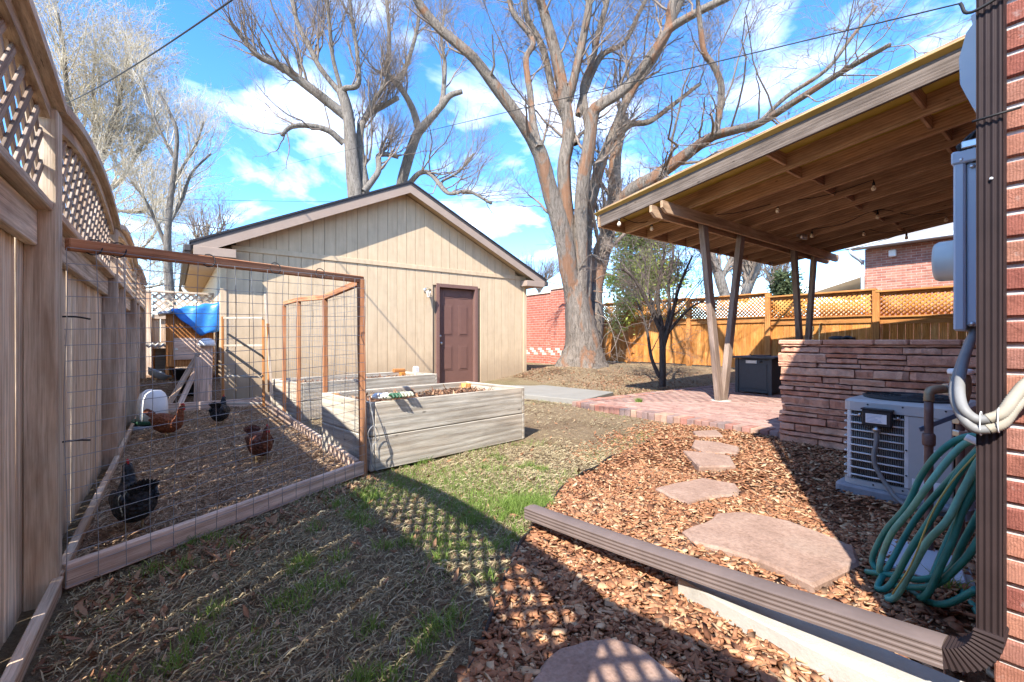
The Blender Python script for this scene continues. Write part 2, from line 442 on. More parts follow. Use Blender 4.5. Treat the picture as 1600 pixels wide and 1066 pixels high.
def setup_mats():
    M = MAT
    M['fence'] = m_wood('weathered_fence_wood', C(.76, .66, .51), C(.35, .275, .20), C(.58, .33, .165), .45)
    M['lattice'] = m_wood('grey_lattice_wood', C(.36, .29, .23), C(.17, .13, .10), C(.34, .19, .10), .2)
    M['fence_dark'] = m_wood('dark_fence_wood', C(.54, .43, .33), C(.27, .21, .155), C(.48, .26, .135), .2)
    M['fence_trim'] = m_wood('weathered_trim_wood', C(.62, .51, .39), C(.33, .26, .20), C(.52, .31, .18), .1)
    M['pale_board'] = m_wood('pale_pine_board', C(.66, .49, .38), C(.42, .29, .22), grain=.7)
    M['bed_board'] = m_wood('silvered_bed_board', C(.48, .44, .365), C(.32, .28, .225), C(.52, .42, .31), .05, grain=.6, vary=.08)
    M['cedar'] = m_wood('orange_cedar', C(.58, .245, .06), C(.36, .135, .033), C(.62, .34, .13), .1, vary=.2)
    M['cedar_trim'] = m_wood('orange_cedar_trim', C(.50, .23, .075), C(.32, .13, .04), vary=.1)
    M['run_frame'] = m_wood('red_brown_frame', C(.50, .225, .11), C(.30, .125, .06), C(.56, .33, .18), .1)
    M['patio_dark'] = m_wood('brown_stained_timber', C(.46, .30, .185), C(.27, .17, .10), C(.50, .35, .23), .05, vary=.12)
    M['patio_deck'] = m_wood('brown_roof_decking', C(.38, .25, .145), C(.22, .14, .08), vary=.05)
    M['patio_post'] = m_wood('faded_post_timber', C(.30, .225, .18), C(.17, .125, .10), vary=.06)
    M['patio_fascia'] = m_wood('greyed_fascia_timber', C(.135, .104, .084), C(.06, .046, .037), C(.165, .132, .11), .2, vary=.05)
    M['coop'] = m_wood('orange_coop_board', C(.50, .22, .075), C(.32, .13, .045), vary=.08)
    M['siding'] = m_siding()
    M['siding_back'] = m_plain('tan_groove', C(.30, .22, .14), .8, .2, namt=.04)
    M['trim'] = m_plain('taupe_trim_paint', C(.33, .245, .19), .7, .25, nscale=4, namt=.06, bump=.001)
    M['soffit'] = m_plain('tan_soffit', C(.46, .33, .20), .8, .2, namt=.05)
    M['shingle'] = m_plain('dark_shingle', C(.045, .042, .045), .95, .1, nscale=30, namt=.25, bump=.004, bscale=200)
    M['drip'] = m_plain('dark_metal_edge', C(.055, .045, .042), .55, .4, namt=.06)
    M['door'] = m_plain('brown_door_paint', C(.155, .078, .06), .5, .35, nscale=6, namt=.06, bump=.0006, bscale=60)
    M['door_frame'] = m_plain('brown_frame_paint', C(.175, .095, .075), .5, .35, nscale=6, namt=.05)
    M['steel'] = m_plain('satin_steel', C(.55, .54, .52), .35, .5, .9, namt=.05)
    M['wire'] = m_plain('galvanised_wire', C(.30, .30, .30), .5, .4, .3, namt=.1)
    M['black'] = m_plain('black_plastic', C(.018, .018, .02), .5, .4, namt=.15)
    M['white'] = m_plain('white_plastic', C(.78, .77, .74), .45, .4, namt=.05)
    M['grey_box'] = m_plain('grey_enamel_box', C(.42, .48, .54), .45, .4, nscale=5, namt=.04)
    M['grey_light'] = m_plain('pale_grey_plastic', C(.50, .55, .58), .5, .35, nscale=5, namt=.04)
    M['meter'] = m_plain('meter_cover', C(.47, .49, .46), .3, .5, namt=.04)
    M['tan_plastic'] = m_plain('tan_plastic', C(.42, .31, .20), .6, .3, namt=.08)
    M['downspout'] = m_plain('brown_aluminium', C(.034, .022, .021), .65, .15, nscale=8, namt=.12)
    M['downspout_pale'] = m_plain('faded_brown_aluminium', C(.155, .115, .10), .55, .3, nscale=6, namt=.12)
    M['concrete'] = m_plain('pale_concrete', C(.42, .395, .345), .9, .15, nscale=9, namt=.1, bump=.003, bscale=80)
    M['conc_path'] = m_plain('concrete_path', C(.25, .232, .20), .9, .15, nscale=3, namt=.07, bump=.002, bscale=70)
    M['flagstone_plain'] = m_plain('pink_flagstone', C(.31, .195, .15), .9, .12, nscale=7, namt=.09, bump=.006, bscale=18)
    t = MT('pink_flagstone', .92, .12); v = t.coord()
    n1 = t.noise(v, 5, 7, .65, .6); n2 = t.noise(v, 45, 5, .7); n3 = t.noise(v, 2.2, 3, .5)
    c = t.ramp(n1, [(.28, C(.225, .145, .108)), (.48, C(.305, .20, .15)), (.7, C(.355, .243, .185))])
    c = t.mix(c, C(.30, .222, .172), t.ramp(n3, [(.56, C(0, 0, 0)), (.72, C(.55, .55, .55))]))
    c = t.mix(c, t.ramp(n2, [(.3, C(.72, .7, .68)), (.6, C(1.08, 1.08, 1.08))]), 1.0, 'MULTIPLY')
    t.col(c); t.bump(t.math('ADD', n1, t.math('MULTIPLY', n2, .25)), .02, .8); M['flagstone'] = t.m
    M['mortar'] = m_plain('grey_mortar', C(.55, .52, .48), .95, .1, nscale=25, namt=.12, bump=.006, bscale=90)
    M['mortar_dark'] = m_plain('dark_mortar', C(.12, .085, .075), .95, .1, nscale=25, namt=.12, bump=.006)
    M['house_brick'] = m_brick_piece('red_house_brick', [C(.46, .18, .125), C(.36, .125, .095), C(.54, .25, .165), C(.42, .19, .145)], 60, .012)
    M['paver'] = m_brick_piece('patio_paver', [C(.36, .225, .18), C(.31, .18, .147), C(.40, .26, .21), C(.34, .22, .18)], 30, .003, spots=False)
    M['border_brick'] = m_brick_piece('border_brick', [C(.38, .19, .135), C(.20, .155, .145), C(.44, .27, .19), C(.34, .15, .11), C(.25, .19, .17), C(.40, .17, .12)], 30, .004, spots=False)
    M['red_stone'] = m_brick_piece('red_sandstone', [C(.66, .31, .19), C(.58, .265, .165), C(.70, .38, .24), C(.62, .33, .215)], 22, .018, spots=False)
    M['wall_brick_y'] = m_brickwall('red_brick_wall', C(.46, .155, .10), C(.40, .12, .08), C(.52, .42, .36), axis='YZ', bw=.23, bh=.085)
    M['nbr_brick'] = m_brickwall('neighbour_brick', C(.47, .22, .155), C(.33, .13, .095), C(.50, .42, .36), axis='YZ')
    M['house_wall'] = m_brickwall('house_brick_wall', C(.36, .125, .085), C(.30, .10, .075), C(.45, .42, .38), axis='XZ')
    M['pale_brick'] = m_plain('cream_brick', C(.66, .58, .45), .9, .1)
    M['grey_roof'] = m_plain('grey_shingle', C(.27, .265, .26), .95, .1, nscale=14, namt=.12)
    M['soil'] = m_plain('dark_soil', C(.12, .07, .045), .95, .05, nscale=18, namt=.3, bump=.02, bscale=40)
    M['tarp'] = m_plain('blue_tarp', C(.03, .20, .62), .38, .45, nscale=10, namt=.15, bump=.012, bscale=9)
    M['green_plastic'] = m_plain('green_plastic', C(.03, .10, .05), .5, .4)
    M['firepit'] = m_plain('charcoal_powder_coat', C(.062, .066, .066), .6, .3, nscale=30, namt=.08)
    M['ac_case'] = m_plain('grey_ac_case', C(.42, .41, .385), .5, .35, nscale=4, namt=.06)
    M['ac_dark'] = m_plain('dark_coil', C(.045, .045, .045), .7, .3, namt=.2)
    M['ac_bar'] = m_plain('ac_grille_bar', C(.64, .62, .58), .5, .35, namt=.08)
    M['ac_pad'] = m_plain('grey_pad', C(.27, .275, .29), .85, .15, nscale=12, namt=.14)
    M['conduit'] = m_plain('grey_conduit', C(.20, .195, .185), .55, .35, nscale=10, namt=.1)
    M['conduit_dusty'] = m_plain('dusty_conduit', C(.33, .295, .23), .7, .25, nscale=12, namt=.16)
    M['copper'] = m_plain('weathered_copper_pipe', C(.15, .095, .08), .55, .4, .3, nscale=20, namt=.2)
    M['brass'] = m_plain('dull_brass', C(.30, .24, .15), .5, .4, .5, nscale=20, namt=.2)
    M['blue_grip'] = m_plain('blue_lever_grip', C(.10, .14, .20), .5, .4)
    M['hose'] = m_plain('green_hose', C(.022, .21, .175), .42, .4, nscale=20, namt=.14)
    M['hose_pale'] = m_plain('sun_bleached_hose', C(.13, .36, .28), .5, .35, nscale=20, namt=.14)
    M['hose_stripe'] = m_plain('hose_yellow_stripe', C(.42, .36, .10), .5, .35)
    M['glass'] = m_plain('frosted_bulb', C(.75, .62, .46), .25, .5, namt=.03)
    M['cord'] = m_plain('black_cord', C(.02, .018, .017), .6, .3)
    M['edging'] = m_plain('black_edging', C(.035, .033, .033), .6, .3, namt=.2)
    M['hen_black'] = m_feather('black_hen_feather', C(.012, .013, .015), C(.045, .05, .055))
    M['hen_brown'] = m_feather('brown_hen_feather', C(.16, .045, .018), C(.36, .12, .04))
    M['hen_dark'] = m_feather('dark_brown_hen_feather', C(.085, .028, .016), C(.26, .08, .034))
    M['comb'] = m_plain('red_comb', C(.50, .03, .03), .6, .3)
    M['beak'] = m_plain('horn_beak', C(.38, .26, .10), .5, .3)
    M['leg'] = m_plain('hen_leg', C(.40, .30, .15), .7, .2)
    M['eye'] = m_plain('dark_eye', C(.01, .008, .006), .2, .5)
    M['bark_big'] = m_bark('maple_bark', C(.265, .22, .18), C(.075, .058, .047), C(.29, .145, .08), 1.5)
    M['bark_grey'] = m_bark('grey_bark', C(.24, .21, .18), C(.07, .058, .05), None, 1.2)
    M['bark_dark'] = m_bark('dark_bark', C(.13, .105, .09), C(.05, .04, .035), None, 3)
    M['twig'] = m_plain('twig', C(.24, .19, .155), .9, .1, nscale=3, namt=.25)
    M['twig_dark'] = m_plain('dark_twig', C(.17, .13, .11), .9, .1, nscale=3, namt=.25)
    M['twig_pale'] = m_plain('pale_twig', C(.56, .49, .38), .9, .1, nscale=1.5, namt=.25)
    M['leaf_green'] = m_island('conifer_leaf', [C(.42, .48, .08), C(.55, .58, .14), C(.30, .35, .07), C(.60, .62, .20)], .7, .2, .4)
    M['leaf_dark'] = m_island('dark_conifer_leaf', [C(.05, .07, .03), C(.11, .13, .06), C(.03, .045, .02)], .8, .15, .2)
    M['bud'] = m_island('spring_bud', [C(.34, .30, .12), C(.45, .40, .22), C(.28, .24, .10)], .8, .1, .3)
    M['chips'] = m_island('bark_chips', [C(.13, .055, .03), C(.33, .145, .072), C(.43, .215, .11), C(.22, .095, .05), C(.50, .29, .155), C(.36, .16, .08), C(.11, .05, .032), C(.62, .43, .25), C(.27, .12, .066), C(.40, .19, .098), C(.17, .075, .042)])
    M['leaves'] = m_island('dead_leaves', [C(.22, .105, .055), C(.35, .18, .095), C(.45, .29, .17), C(.16, .075, .045), C(.40, .20, .12)], .85, .1, .15)
    M['crumbs'] = m_island('soil_crumb', [C(.16, .11, .07), C(.28, .20, .125), C(.38, .27, .17), C(.12, .085, .055), C(.46, .31, .19), C(.21, .14, .09)])
    M['straw'] = m_island('straw', [C(.46, .30, .175), C(.31, .19, .115), C(.58, .43, .27), C(.21, .125, .078), C(.39, .24, .14)], .8, .15)
    M['thatch'] = m_island('dry_grass', [C(.47, .38, .215), C(.35, .275, .155), C(.58, .49, .31), C(.27, .205, .12), C(.43, .34, .195)], .85, .1, .25)
    M['grass'] = m_island('green_grass', [C(.19, .30, .055), C(.26, .37, .08), C(.15, .23, .045), C(.36, .43, .14)], .7, .2, .45)
    M['glove'] = m_plain('grey_green_cloth', C(.40, .40, .30), .9, .1, namt=.2)
    # translucent roof sheet
    t = MT('yellow_roof_sheet', .5, .3); c = t.ramp(t.noise(t.coord(), 3, 4, .6), [(.3, C(.40, .28, .08)), (.7, C(.50, .36, .12))])
    t.col(c); tr = t.n('ShaderNodeBsdfTranslucent'); t.l(c, tr.inputs[0]); ms = t.n('ShaderNodeMixShader'); ms.inputs[0].default_value = .35
    t.l(t.b.outputs[0], ms.inputs[1]); t.l(tr.outputs[0], ms.inputs[2]); t.l(ms.outputs[0], t.nt.nodes['Material Output'].inputs[0]); M['roof_sheet'] = t.m
    # grounds
    t = MT('lawn_ground', .95, .05); v = t.coord()
    a = t.noise(v, 1.3, 6, .65); b = t.noise(v, 70, 8, .8); d = t.noise(v, .55, 4, .6)
    c = t.ramp(b, [(.3, C(.15, .105, .068)), (.5, C(.30, .215, .13)), (.72, C(.50, .39, .25))])
    c = t.mix(c, C(.14, .088, .056), t.ramp(a, [(.5, C(0, 0, 0)), (.66, C(.6, .6, .6))]))
    c = t.mix(c, C(.12, .15, .045), t.ramp(d, [(.52, C(0, 0, 0)), (.7, C(.35, .35, .35))]))
    t.col(c); t.bump(t.math('ADD', b, t.noise(v, 14, 5, .7)), .04, 1.0); M['lawn'] = t.m
    t = MT('run_litter', .95, .05); v = t.coord()
    b = t.noise(v, 34, 6, .75); c = t.ramp(b, [(.3, C(.13, .08, .052)), (.5, C(.27, .17, .105)), (.7, C(.43, .29, .18))])
    t.col(c); t.bump(b, .04, .9); M['run_floor'] = t.m
    t = MT('mulch_base', .95, .05); v = t.coord()
    b = t.noise(v, 28, 6, .7); c = t.ramp(b, [(.3, C(.07, .032, .018)), (.6, C(.22, .10, .05))])
    t.col(c); t.bump(b, .05, .9); M['mulch'] = t.m
def m_feather(name, c1, c2):
    t = MT(name, .6, .3); v = t.coord()
    vo = t.n('ShaderNodeTexVoronoi'); vo.inputs['Scale'].default_value = 34; t.l(v, vo.inputs['Vector'])
    n = t.noise(v, 12, 4, .6)
    c = t.mix(c1, c2, t.ramp(n, [(.35, C(0, 0, 0)), (.75, C(1, 1, 1))])); c = t.mix(c, c1, t.ramp(vo.outputs['Distance'], [(.0, C(0, 0, 0)), (.6, C(.7, .7, .7))]))
    t.col(c); t.bump(vo.outputs['Distance'], .014, 1.0); return t.m
setup_mats()
M_ = MAT
# ------------------------------------------------------------------ terrain
def sst(x): x = np.clip(x, 0, 1); return x * x * (3 - 2 * x)
def gz(x, y):
    x = np.asarray(x, float); y = np.asarray(y, float)
    t = .6 * x + .8 * y
    z = .26 * sst((t - 8.2) / 5) * sst((y - 4.8) / 2.5)
    z = z + .16 * np.exp(-(((x - 7.4) / .9) ** 2 + ((y - 8.5) / .55) ** 2)) + .12 * np.exp(-(((x - 9.3) / 1.6) ** 2 + ((y - 9.2) / 1.4) ** 2))
    z = z + .40 * sst((y - 8.32) / .6) * sst((.75 - x) / .1) * sst((x + .6) / .1)
    z = z + .012 * np.sin(x * 2.1 + 1.3) * np.cos(y * 1.7) + .006 * np.sin(x * 6.3) * np.sin(y * 5.1 + .7) * sst((y + 5) / 4)
    return z - .012
def grid_sheet(name, xs, ys, mat, dz=0.0, mask=None, zf=None, **tags):
    X, Y = np.meshgrid(xs, ys, indexing='ij'); Z = (gz(X, Y) if zf is None else zf(X, Y)) + dz
    nx, ny = X.shape; V = np.stack([X, Y, Z], -1).reshape(-1, 3)
    i, j = np.meshgrid(np.arange(nx - 1), np.arange(ny - 1), indexing='ij')
    F = np.stack([i * ny + j, (i + 1) * ny + j, (i + 1) * ny + j + 1, i * ny + j + 1], -1).reshape(-1, 4)
    if mask is not None:
        c = V[F].mean(axis=1); F = F[mask(c[:, 0], c[:, 1])]
        used = np.unique(F); mp = np.zeros(len(V), int); mp[used] = np.arange(len(used)); V = V[used]; F = mp[F]
    return add(name, np_mesh(name, V, F), mat, smooth=True, **tags)
def inpoly(px, py, poly):
    r = np.zeros(np.shape(px), bool); n = len(poly)
    for i in range(n):
        x0, y0 = poly[i]; x1, y1 = poly[(i + 1) % n]
        if y0 == y1: continue
        c = ((y0 > py) != (y1 > py)) & (px < (x1 - x0) * (py - y0) / (y1 - y0) + x0); r ^= c
    return r
xs = np.concatenate([[-400, -150, -60, -25, -12, -8], np.arange(-6, 18.01, .16), [20, 26, 40, 80, 180, 400]])
ys = np.concatenate([[-400, -150, -60, -25, -12, -8], np.arange(-6, 20.01, .16), [22, 28, 45, 90, 180, 400]])
tag(grid_sheet('ground', xs, ys, M_['lawn']), kind='structure')

# outline of the bark bed (edging strip first, then along the lawn, the patio, the stone wall and the house)
EDGE = [(.35, .95), (.70, 1.18), (.89, 1.34), (1.15, 1.58), (1.41, 1.80), (1.79, 2.06), (2.19, 2.32), (2.63, 2.52), (3.17, 2.69)]
MULCH = EDGE + [(3.9, 2.90), (4.6, 3.2), (5.2, 3.4), (5.2, 2.1), (5.05, 2.0), (5.05, .14), (1.62, .14), (1.62, -3.0), (-.1, -3.0), (-.1, .5)]
def mulch_h(x, y): return gz(x, y) + .018 + .012 * np.sin(x * 5.7 + y * 3.1) * np.cos(y * 6.3 - x)
tag(grid_sheet('mulch_bed', np.arange(-.2, 5.4, .07), np.arange(-3, 3.6, .07), M_['mulch'], mask=lambda x, y: inpoly(x, y, MULCH), zf=mulch_h), kind='structure')
RUN = [(-.45, 2.62), (1.19, 3.6), (1.19, 8.26), (-.45, 8.26)]
RUN2 = [(-.45, 8.3), (.62, 8.3), (.62, 10.5), (-.45, 10.5)]
tag(grid_sheet('chicken_run_floor', np.arange(-.5, 1.3, .08), np.arange(2.5, 10.6, .08), M_['run_floor'], dz=.012,
    mask=lambda x, y: inpoly(x, y, RUN) | inpoly(x, y, RUN2)), kind='structure')
# concrete path from the garage door to the patio
pv = [(5.02, 8.78), (6.45, 8.78), (6.75, 5.75), (5.42, 5.28), (5.08, 6.6)]
pth = prism('concrete_path', pv, -.06, .075, M_['conc_path'], ch=.01); tag(pth, kind='structure')

# ------------------------------------------------------------------ house beside the camera
HX, HY = 1.70, .185
house = thing('brick_house', (HX, HY, 0), 'red brick house wall close at the right edge of the picture', 'house')
box('wall', (HX + .012, -7, -.1), (14.2, HY - .012, 3.78), M_['house_wall'], house, ch=.002)
mw = box('mortar_bed', (HX + .011, -1.3, -.1), (HX + .05, HY - .008, 3.76), M_['mortar'], house, ch=.001)
nb = 0
for k in range(55):
    z = -.04 + k * .0677
    off = 0 if k % 2 == 0 else .102
    y = HY
    first = True
    while y > -1.28:
        ln = (.194 - off if first and off else .194)
        if y - ln < -1.3: break
        jx = random.uniform(-.002, .0025)
        if nb < 296:
            o = rbox('brick', (HX + .03 + jx, y - ln / 2, z + .0285), (.06, round(ln, 3), .055), M_['house_brick'], house, ch=.004,
                     rot=Euler((random.uniform(-.006, .006), 0, random.uniform(-.01, .01))))
            nb += 1
        y -= ln + .011; first = False
roofV = [(HX - .02, .40, 3.80), (14.6, .40, 3.80), (14.6, -3.4, 5.2), (HX - .02, -3.4, 5.2), (HX - .02, -7.4, 3.94), (14.6, -7.4, 3.94)]
V = [Vector(v) for v in roofV] + [Vector(v) + Vector((0, 0, .12)) for v in roofV]
F = [[0, 1, 2, 3], [3, 2, 5, 4], [6, 9, 8, 7], [9, 10, 11, 8], [0, 6, 7, 1], [1, 7, 8, 2], [2, 8, 11, 5], [5, 11, 10, 4], [4, 10, 9, 3], [3, 9, 6, 0]]
add('roof', py_mesh('roof', V, F), M_['shingle'], house)
gV = [(HX + .012, HY - .012, 3.78), (HX + .012, -7, 3.92), (HX + .012, -3.4, 5.18), (HX + .2, HY - .012, 3.78), (HX + .2, -7, 3.92), (HX + .2, -3.4, 5.18)]
add('gable_wall', py_mesh('gable', gV, [[0, 2, 1], [3, 4, 5], [0, 1, 4, 3], [1, 2, 5, 4], [2, 0, 3, 5]]), M_['house_wall'], house)
box('soffit', (HX + .02, HY + .001, 3.755), (14.4, .39, 3.79), M_['trim'], house)

# ------------------------------------------------------------------ garage
GY, GX0, GX1, GYB = 8.85, .63, 7.08, 16.2
ZT, ZR = 2.62, 4.12            # plate height and ridge of the wall
gar = thing('garage', (3.85, GY, 0), 'tan wooden garage with a brown door and low gable roof', 'garage')
xr = (GX0 + GX1) / 2
# backing walls (solid body)
bv = [(GX0 + .03, GY + .16, -.1), (GX1 - .03, GY + .16, -.1), (GX1 - .03, GY + .16, ZT), (xr, GY + .16, ZR - .02), (GX0 + .03, GY + .16, ZT)]
bv += [(x, GYB, z) for x, y, z in bv]
add('wall', py_mesh('gwall', bv, [[0, 1, 2, 3, 4], [9, 8, 7, 6, 5], [0, 5, 6, 1], [1, 6, 7, 2], [4, 9, 5, 0], [2, 7, 8, 3], [3, 8, 9, 4]]), M_['siding_back'], gar)
for (xa, xb, za, zb) in ((GX0 + .032, 4.60, -.05, ZT), (5.62, GX1 - .032, -.05, ZT), (4.601, 5.619, 2.29, ZT)):
    box('sheathing', (xa, GY + .031, za), (xb, GY + .155, zb), M_['siding_back'], gar, ch=.001)
gv = [(GX0 + .1, GY + .031, ZT + .001), (GX1 - .1, GY + .031, ZT + .001), (xr, GY + .031, ZR - .04)]
gv += [(a, GY + .155, c) for a, b, c in gv]
add('gable_sheathing', py_mesh('gs', gv, [[0, 1, 2], [5, 4, 3], [0, 3, 4, 1], [1, 4, 5, 2], [2, 5, 3, 0]]), M_['siding_back'], gar)
DX0, DX1, DZ1 = 4.60, 5.62, 2.29     # door opening with casing
def zslope(x): return ZR - (ZR - ZT) * abs(x - xr) / (xr - GX0)
x = GX0 + .01; bw = .2035
while x < GX1 - .03:
    x1 = min(x + bw - .007, GX1 - .005)
    # lower course
    if x1 <= DX0 + .001 or x >= DX1 - .001 or True:
        zlo = -.05
        if x1 > DX0 + .02 and x < DX1 - .02: zlo = DZ1 - .02
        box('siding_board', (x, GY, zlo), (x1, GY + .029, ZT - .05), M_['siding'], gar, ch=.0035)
    # gable course
    za, zb = zslope(x) - .012, zslope(x1) - .012
    z0 = ZT + .03
    if min(za, zb) > z0 + .03:
        vv = [(x, GY, z0), (x1, GY, z0), (x1, GY, zb), (x, GY, za)]
        if x < xr < x1: vv = [(x, GY, z0), (x1, GY, z0), (x1, GY, zb), (xr, GY, ZR - .012), (x, GY, za)]
        n = len(vv); c = Vector(((x + x1) / 2, GY, (z0 + za) / 2))
        VV = [Vector(p) - c for p in vv] + [Vector(p) + Vector((0, .028, 0)) - c for p in vv]
        FF = [list(range(n)), list(range(n, 2 * n))[::-1]] + [[(j + 1) % n, j, n + j, n + (j + 1) % n] for j in range(n)]
        add('siding_board', py_mesh('sb', VV, FF), M_['siding'], gar, Matrix.Translation(c))
    x += bw
box('belly_trim', (GX0 + .15, GY - .022, ZT - .055), (GX1 - .02, GY + .02, ZT + .035), M_['siding'], gar)
for xa in (GX0 - .012, GX1 - .08):
    box('corner_trim', (xa, GY - .02, -.05), (xa + .092, GY + .05, ZT - .052), M_['siding'], gar)
# west wall boards
y = GY + .055
while y < GYB - .1:
    box('siding_board', (GX0, y, -.05), (GX0 + .029, y + bw - .007, ZT - .02), M_['siding'], gar, ch=.0035); y += bw
for xx in (GX1 - .03,):
    box('side_cladding', (xx, GY + .055, -.05), (xx + .03, GYB, ZT - .02), M_['siding'], gar)
# roof: two slabs with shingle top, rake boards, soffits
OV, RK = .40, .27                # eave and rake overhang
sl = (ZR - ZT) / (xr - GX0)
for s in (-1, 1):
    xe = xr + s * (xr - GX0 + OV)
    ze = ZR - sl * (xr - GX0 + OV)
    def slab(name, dz0, dz1, y0, y1, mat, xin=xr, xo=xe):
        zi = ZR - sl * abs(xin - xr); zo = ZR - sl * abs(xo - xr)
        v = [(xin, y0, zi + dz0), (xo, y0, zo + dz0), (xo, y1, zo + dz0), (xin, y1, zi + dz0), (xin, y0, zi + dz1), (xo, y0, zo + dz1), (xo, y1, zo + dz1), (xin, y1, zi + dz1)]
        f = [[0, 1, 2, 3], [7, 6, 5, 4], [0, 4, 5, 1], [1, 5, 6, 2], [2, 6, 7, 3], [3, 7, 4, 0]]
        if s > 0: f = [q[::-1] for q in f]
        return add(name, py_mesh(name, v, f), mat, gar)
    slab('roof_soffit', .015, .05, GY - RK + .03, GYB + .3, M_['soffit'])
    slab('roof_deck', .052, .15, GY - RK + .012, GYB + .3, M_['drip'])
    slab('shingle_layer', .153, .185, GY - RK - .03, GYB + .33, M_['shingle'], xo=xe + s * .03)
    slab('rake_board', -.055, .105, GY - RK - .012, GY - RK + .01, M_['trim'], xo=xe - s * .02)
    slab('drip_edge', .107, .150, GY - RK - .018, GY - RK + .008, M_['drip'], xo=xe + s * .012)
    # boxed eave return
    xw = GX0 if s < 0 else GX1
    box('eave_return', (min(xe - s * .02, xw + s * -.19), GY - RK - .016, ze - .035), (max(xe - s * .02, xw + s * -.19), GY - .02, ze + .1), M_['trim'], gar)
    box('eave_soffit', (min(xe - s * .01, xw), GY + .0, ze - .02), (max(xe - s * .01, xw), GYB, ze + .012), M_['soffit'], gar)
    box('gutter', (min(xe, xe + s * .11), GY - RK - .02, ze + .0), (max(xe, xe + s * .11), GYB + .3, ze + .115), M_['drip'], gar, ch=.02)
# elbow and leader pipe at the far end of the left gutter
tube('leader_pipe', [(GX0 - .42, GYB - 2.4, 2.45), (GX0 - .40, GYB - 2.4, 2.3), (GX0 - .15, GYB - 2.4, 2.12), (GX0 - .07, GYB - 2.4, 1.95), (GX0 - .07, GYB - 2.4, .3)], .04, M_['white'], gar, sides=10)
# vent in the shaded gable
box('vent_plate', (1.32, GY - .018, 2.30), (1.80, GY - .001, 2.36), M_['trim'], gar)
# door
dr = box('door', (DX0 + .06, GY + .085, .02), (DX1 - .06, GY + .125, DZ1 - .07), M_['door'], gar)
box('threshold', (DX0 + .02, GY - .06, -.02), (DX1 - .02, GY + .04, .055), M_['conc_path'], gar)
dz0, dh = .12, DZ1 - .19
dw = DX1 - DX0 - .12
for cx in (.28, .72):
    for (a, b) in ((.90, .975), (.50, .83), (.13, .40)):
        xc = DX0 + .06 + dw * cx; za, zb = dz0 + dh * a, dz0 + dh * b; hw = .125
        pnl = box('door_panel', (xc - hw, GY + .079, za), (xc + hw, GY + .087, zb), M_['door'], dr, ch=.006)
        box('panel_field', (xc - hw + .035, GY + .070, za + .035), (xc + hw - .035, GY + .081, zb - .035), M_['door'], dr, ch=.008)
for (xa, xb) in ((DX0 - .02, DX0 + .055), (DX1 - .055, DX1 + .02)):
    box('door_casing', (xa, GY - .026, -.05), (xb, GY + .13, DZ1 + .02), M_['door_frame'], gar)
box('door_casing', (DX0 + .056, GY - .026, DZ1 - .06), (DX1 - .056, GY + .13, DZ1 + .02), M_['door_frame'], gar)
knob = lathe('door_knob', [(.028, 0), (.03, .006), (.012, .012), (.012, .03), (.027, .04), (.03, .055), (.02, .066), (.003, .068)], M_['steel'],
      Matrix.Translation((DX0 + .125, GY + .085, 1.0)) @ Matrix.Rotation(R_(90), 4, 'X'), dr)
lathe('deadbolt', [(.026, 0), (.026, .012), (.018, .018), (.003, .02)], M_['steel'], Matrix.Translation((DX0 + .125, GY + .085, 1.16)) @ Matrix.Rotation(R_(90), 4, 'X'), dr)
# wall lantern
wl = thing('wall_lantern', (4.33, GY - .002, 2.08), 'small metal wall lantern left of the brown garage door', 'lantern')
lathe('back_plate', [(.05, 0), (.055, .01), (.04, .02), (.003, .022)], M_['steel'], Matrix.Translation((4.33, GY - .001, 2.14)) @ Matrix.Rotation(R_(90), 4, 'X'), wl)
tube('arm', [(4.33, GY - .02, 2.14), (4.33, GY - .09, 2.19), (4.33, GY - .13, 2.17)], .009, M_['steel'], wl, sides=6)
lathe('cap', [(.012, .03), (.02, .02), (.065, -.01), (.067, -.018)][::-1], M_['brass'], Matrix.Translation((4.33, GY - .13, 2.15)), wl, sides=12)
lathe('glass_shade', [(.035, -.16), (.052, -.02)], M_['glass'], Matrix.Translation((4.33, GY - .13, 2.15)), wl, sides=6, smooth=False)
for a in range(6):
    ca, sa = math.cos(a * math.pi / 3), math.sin(a * math.pi / 3)
    tube('cage_bar', [(4.33 + .037 * ca, GY - .13 + .037 * sa, 1.985), (4.33 + .055 * ca, GY - .13 + .055 * sa, 2.13)], .004, M_['steel'], wl, n=2, sides=5)
lathe('bottom_ring', [(.02, -.012), (.042, -.006), (.042, .004), (.02, .008)], M_['steel'], Matrix.Translation((4.33, GY - .13, 1.985)), wl, sides=12)

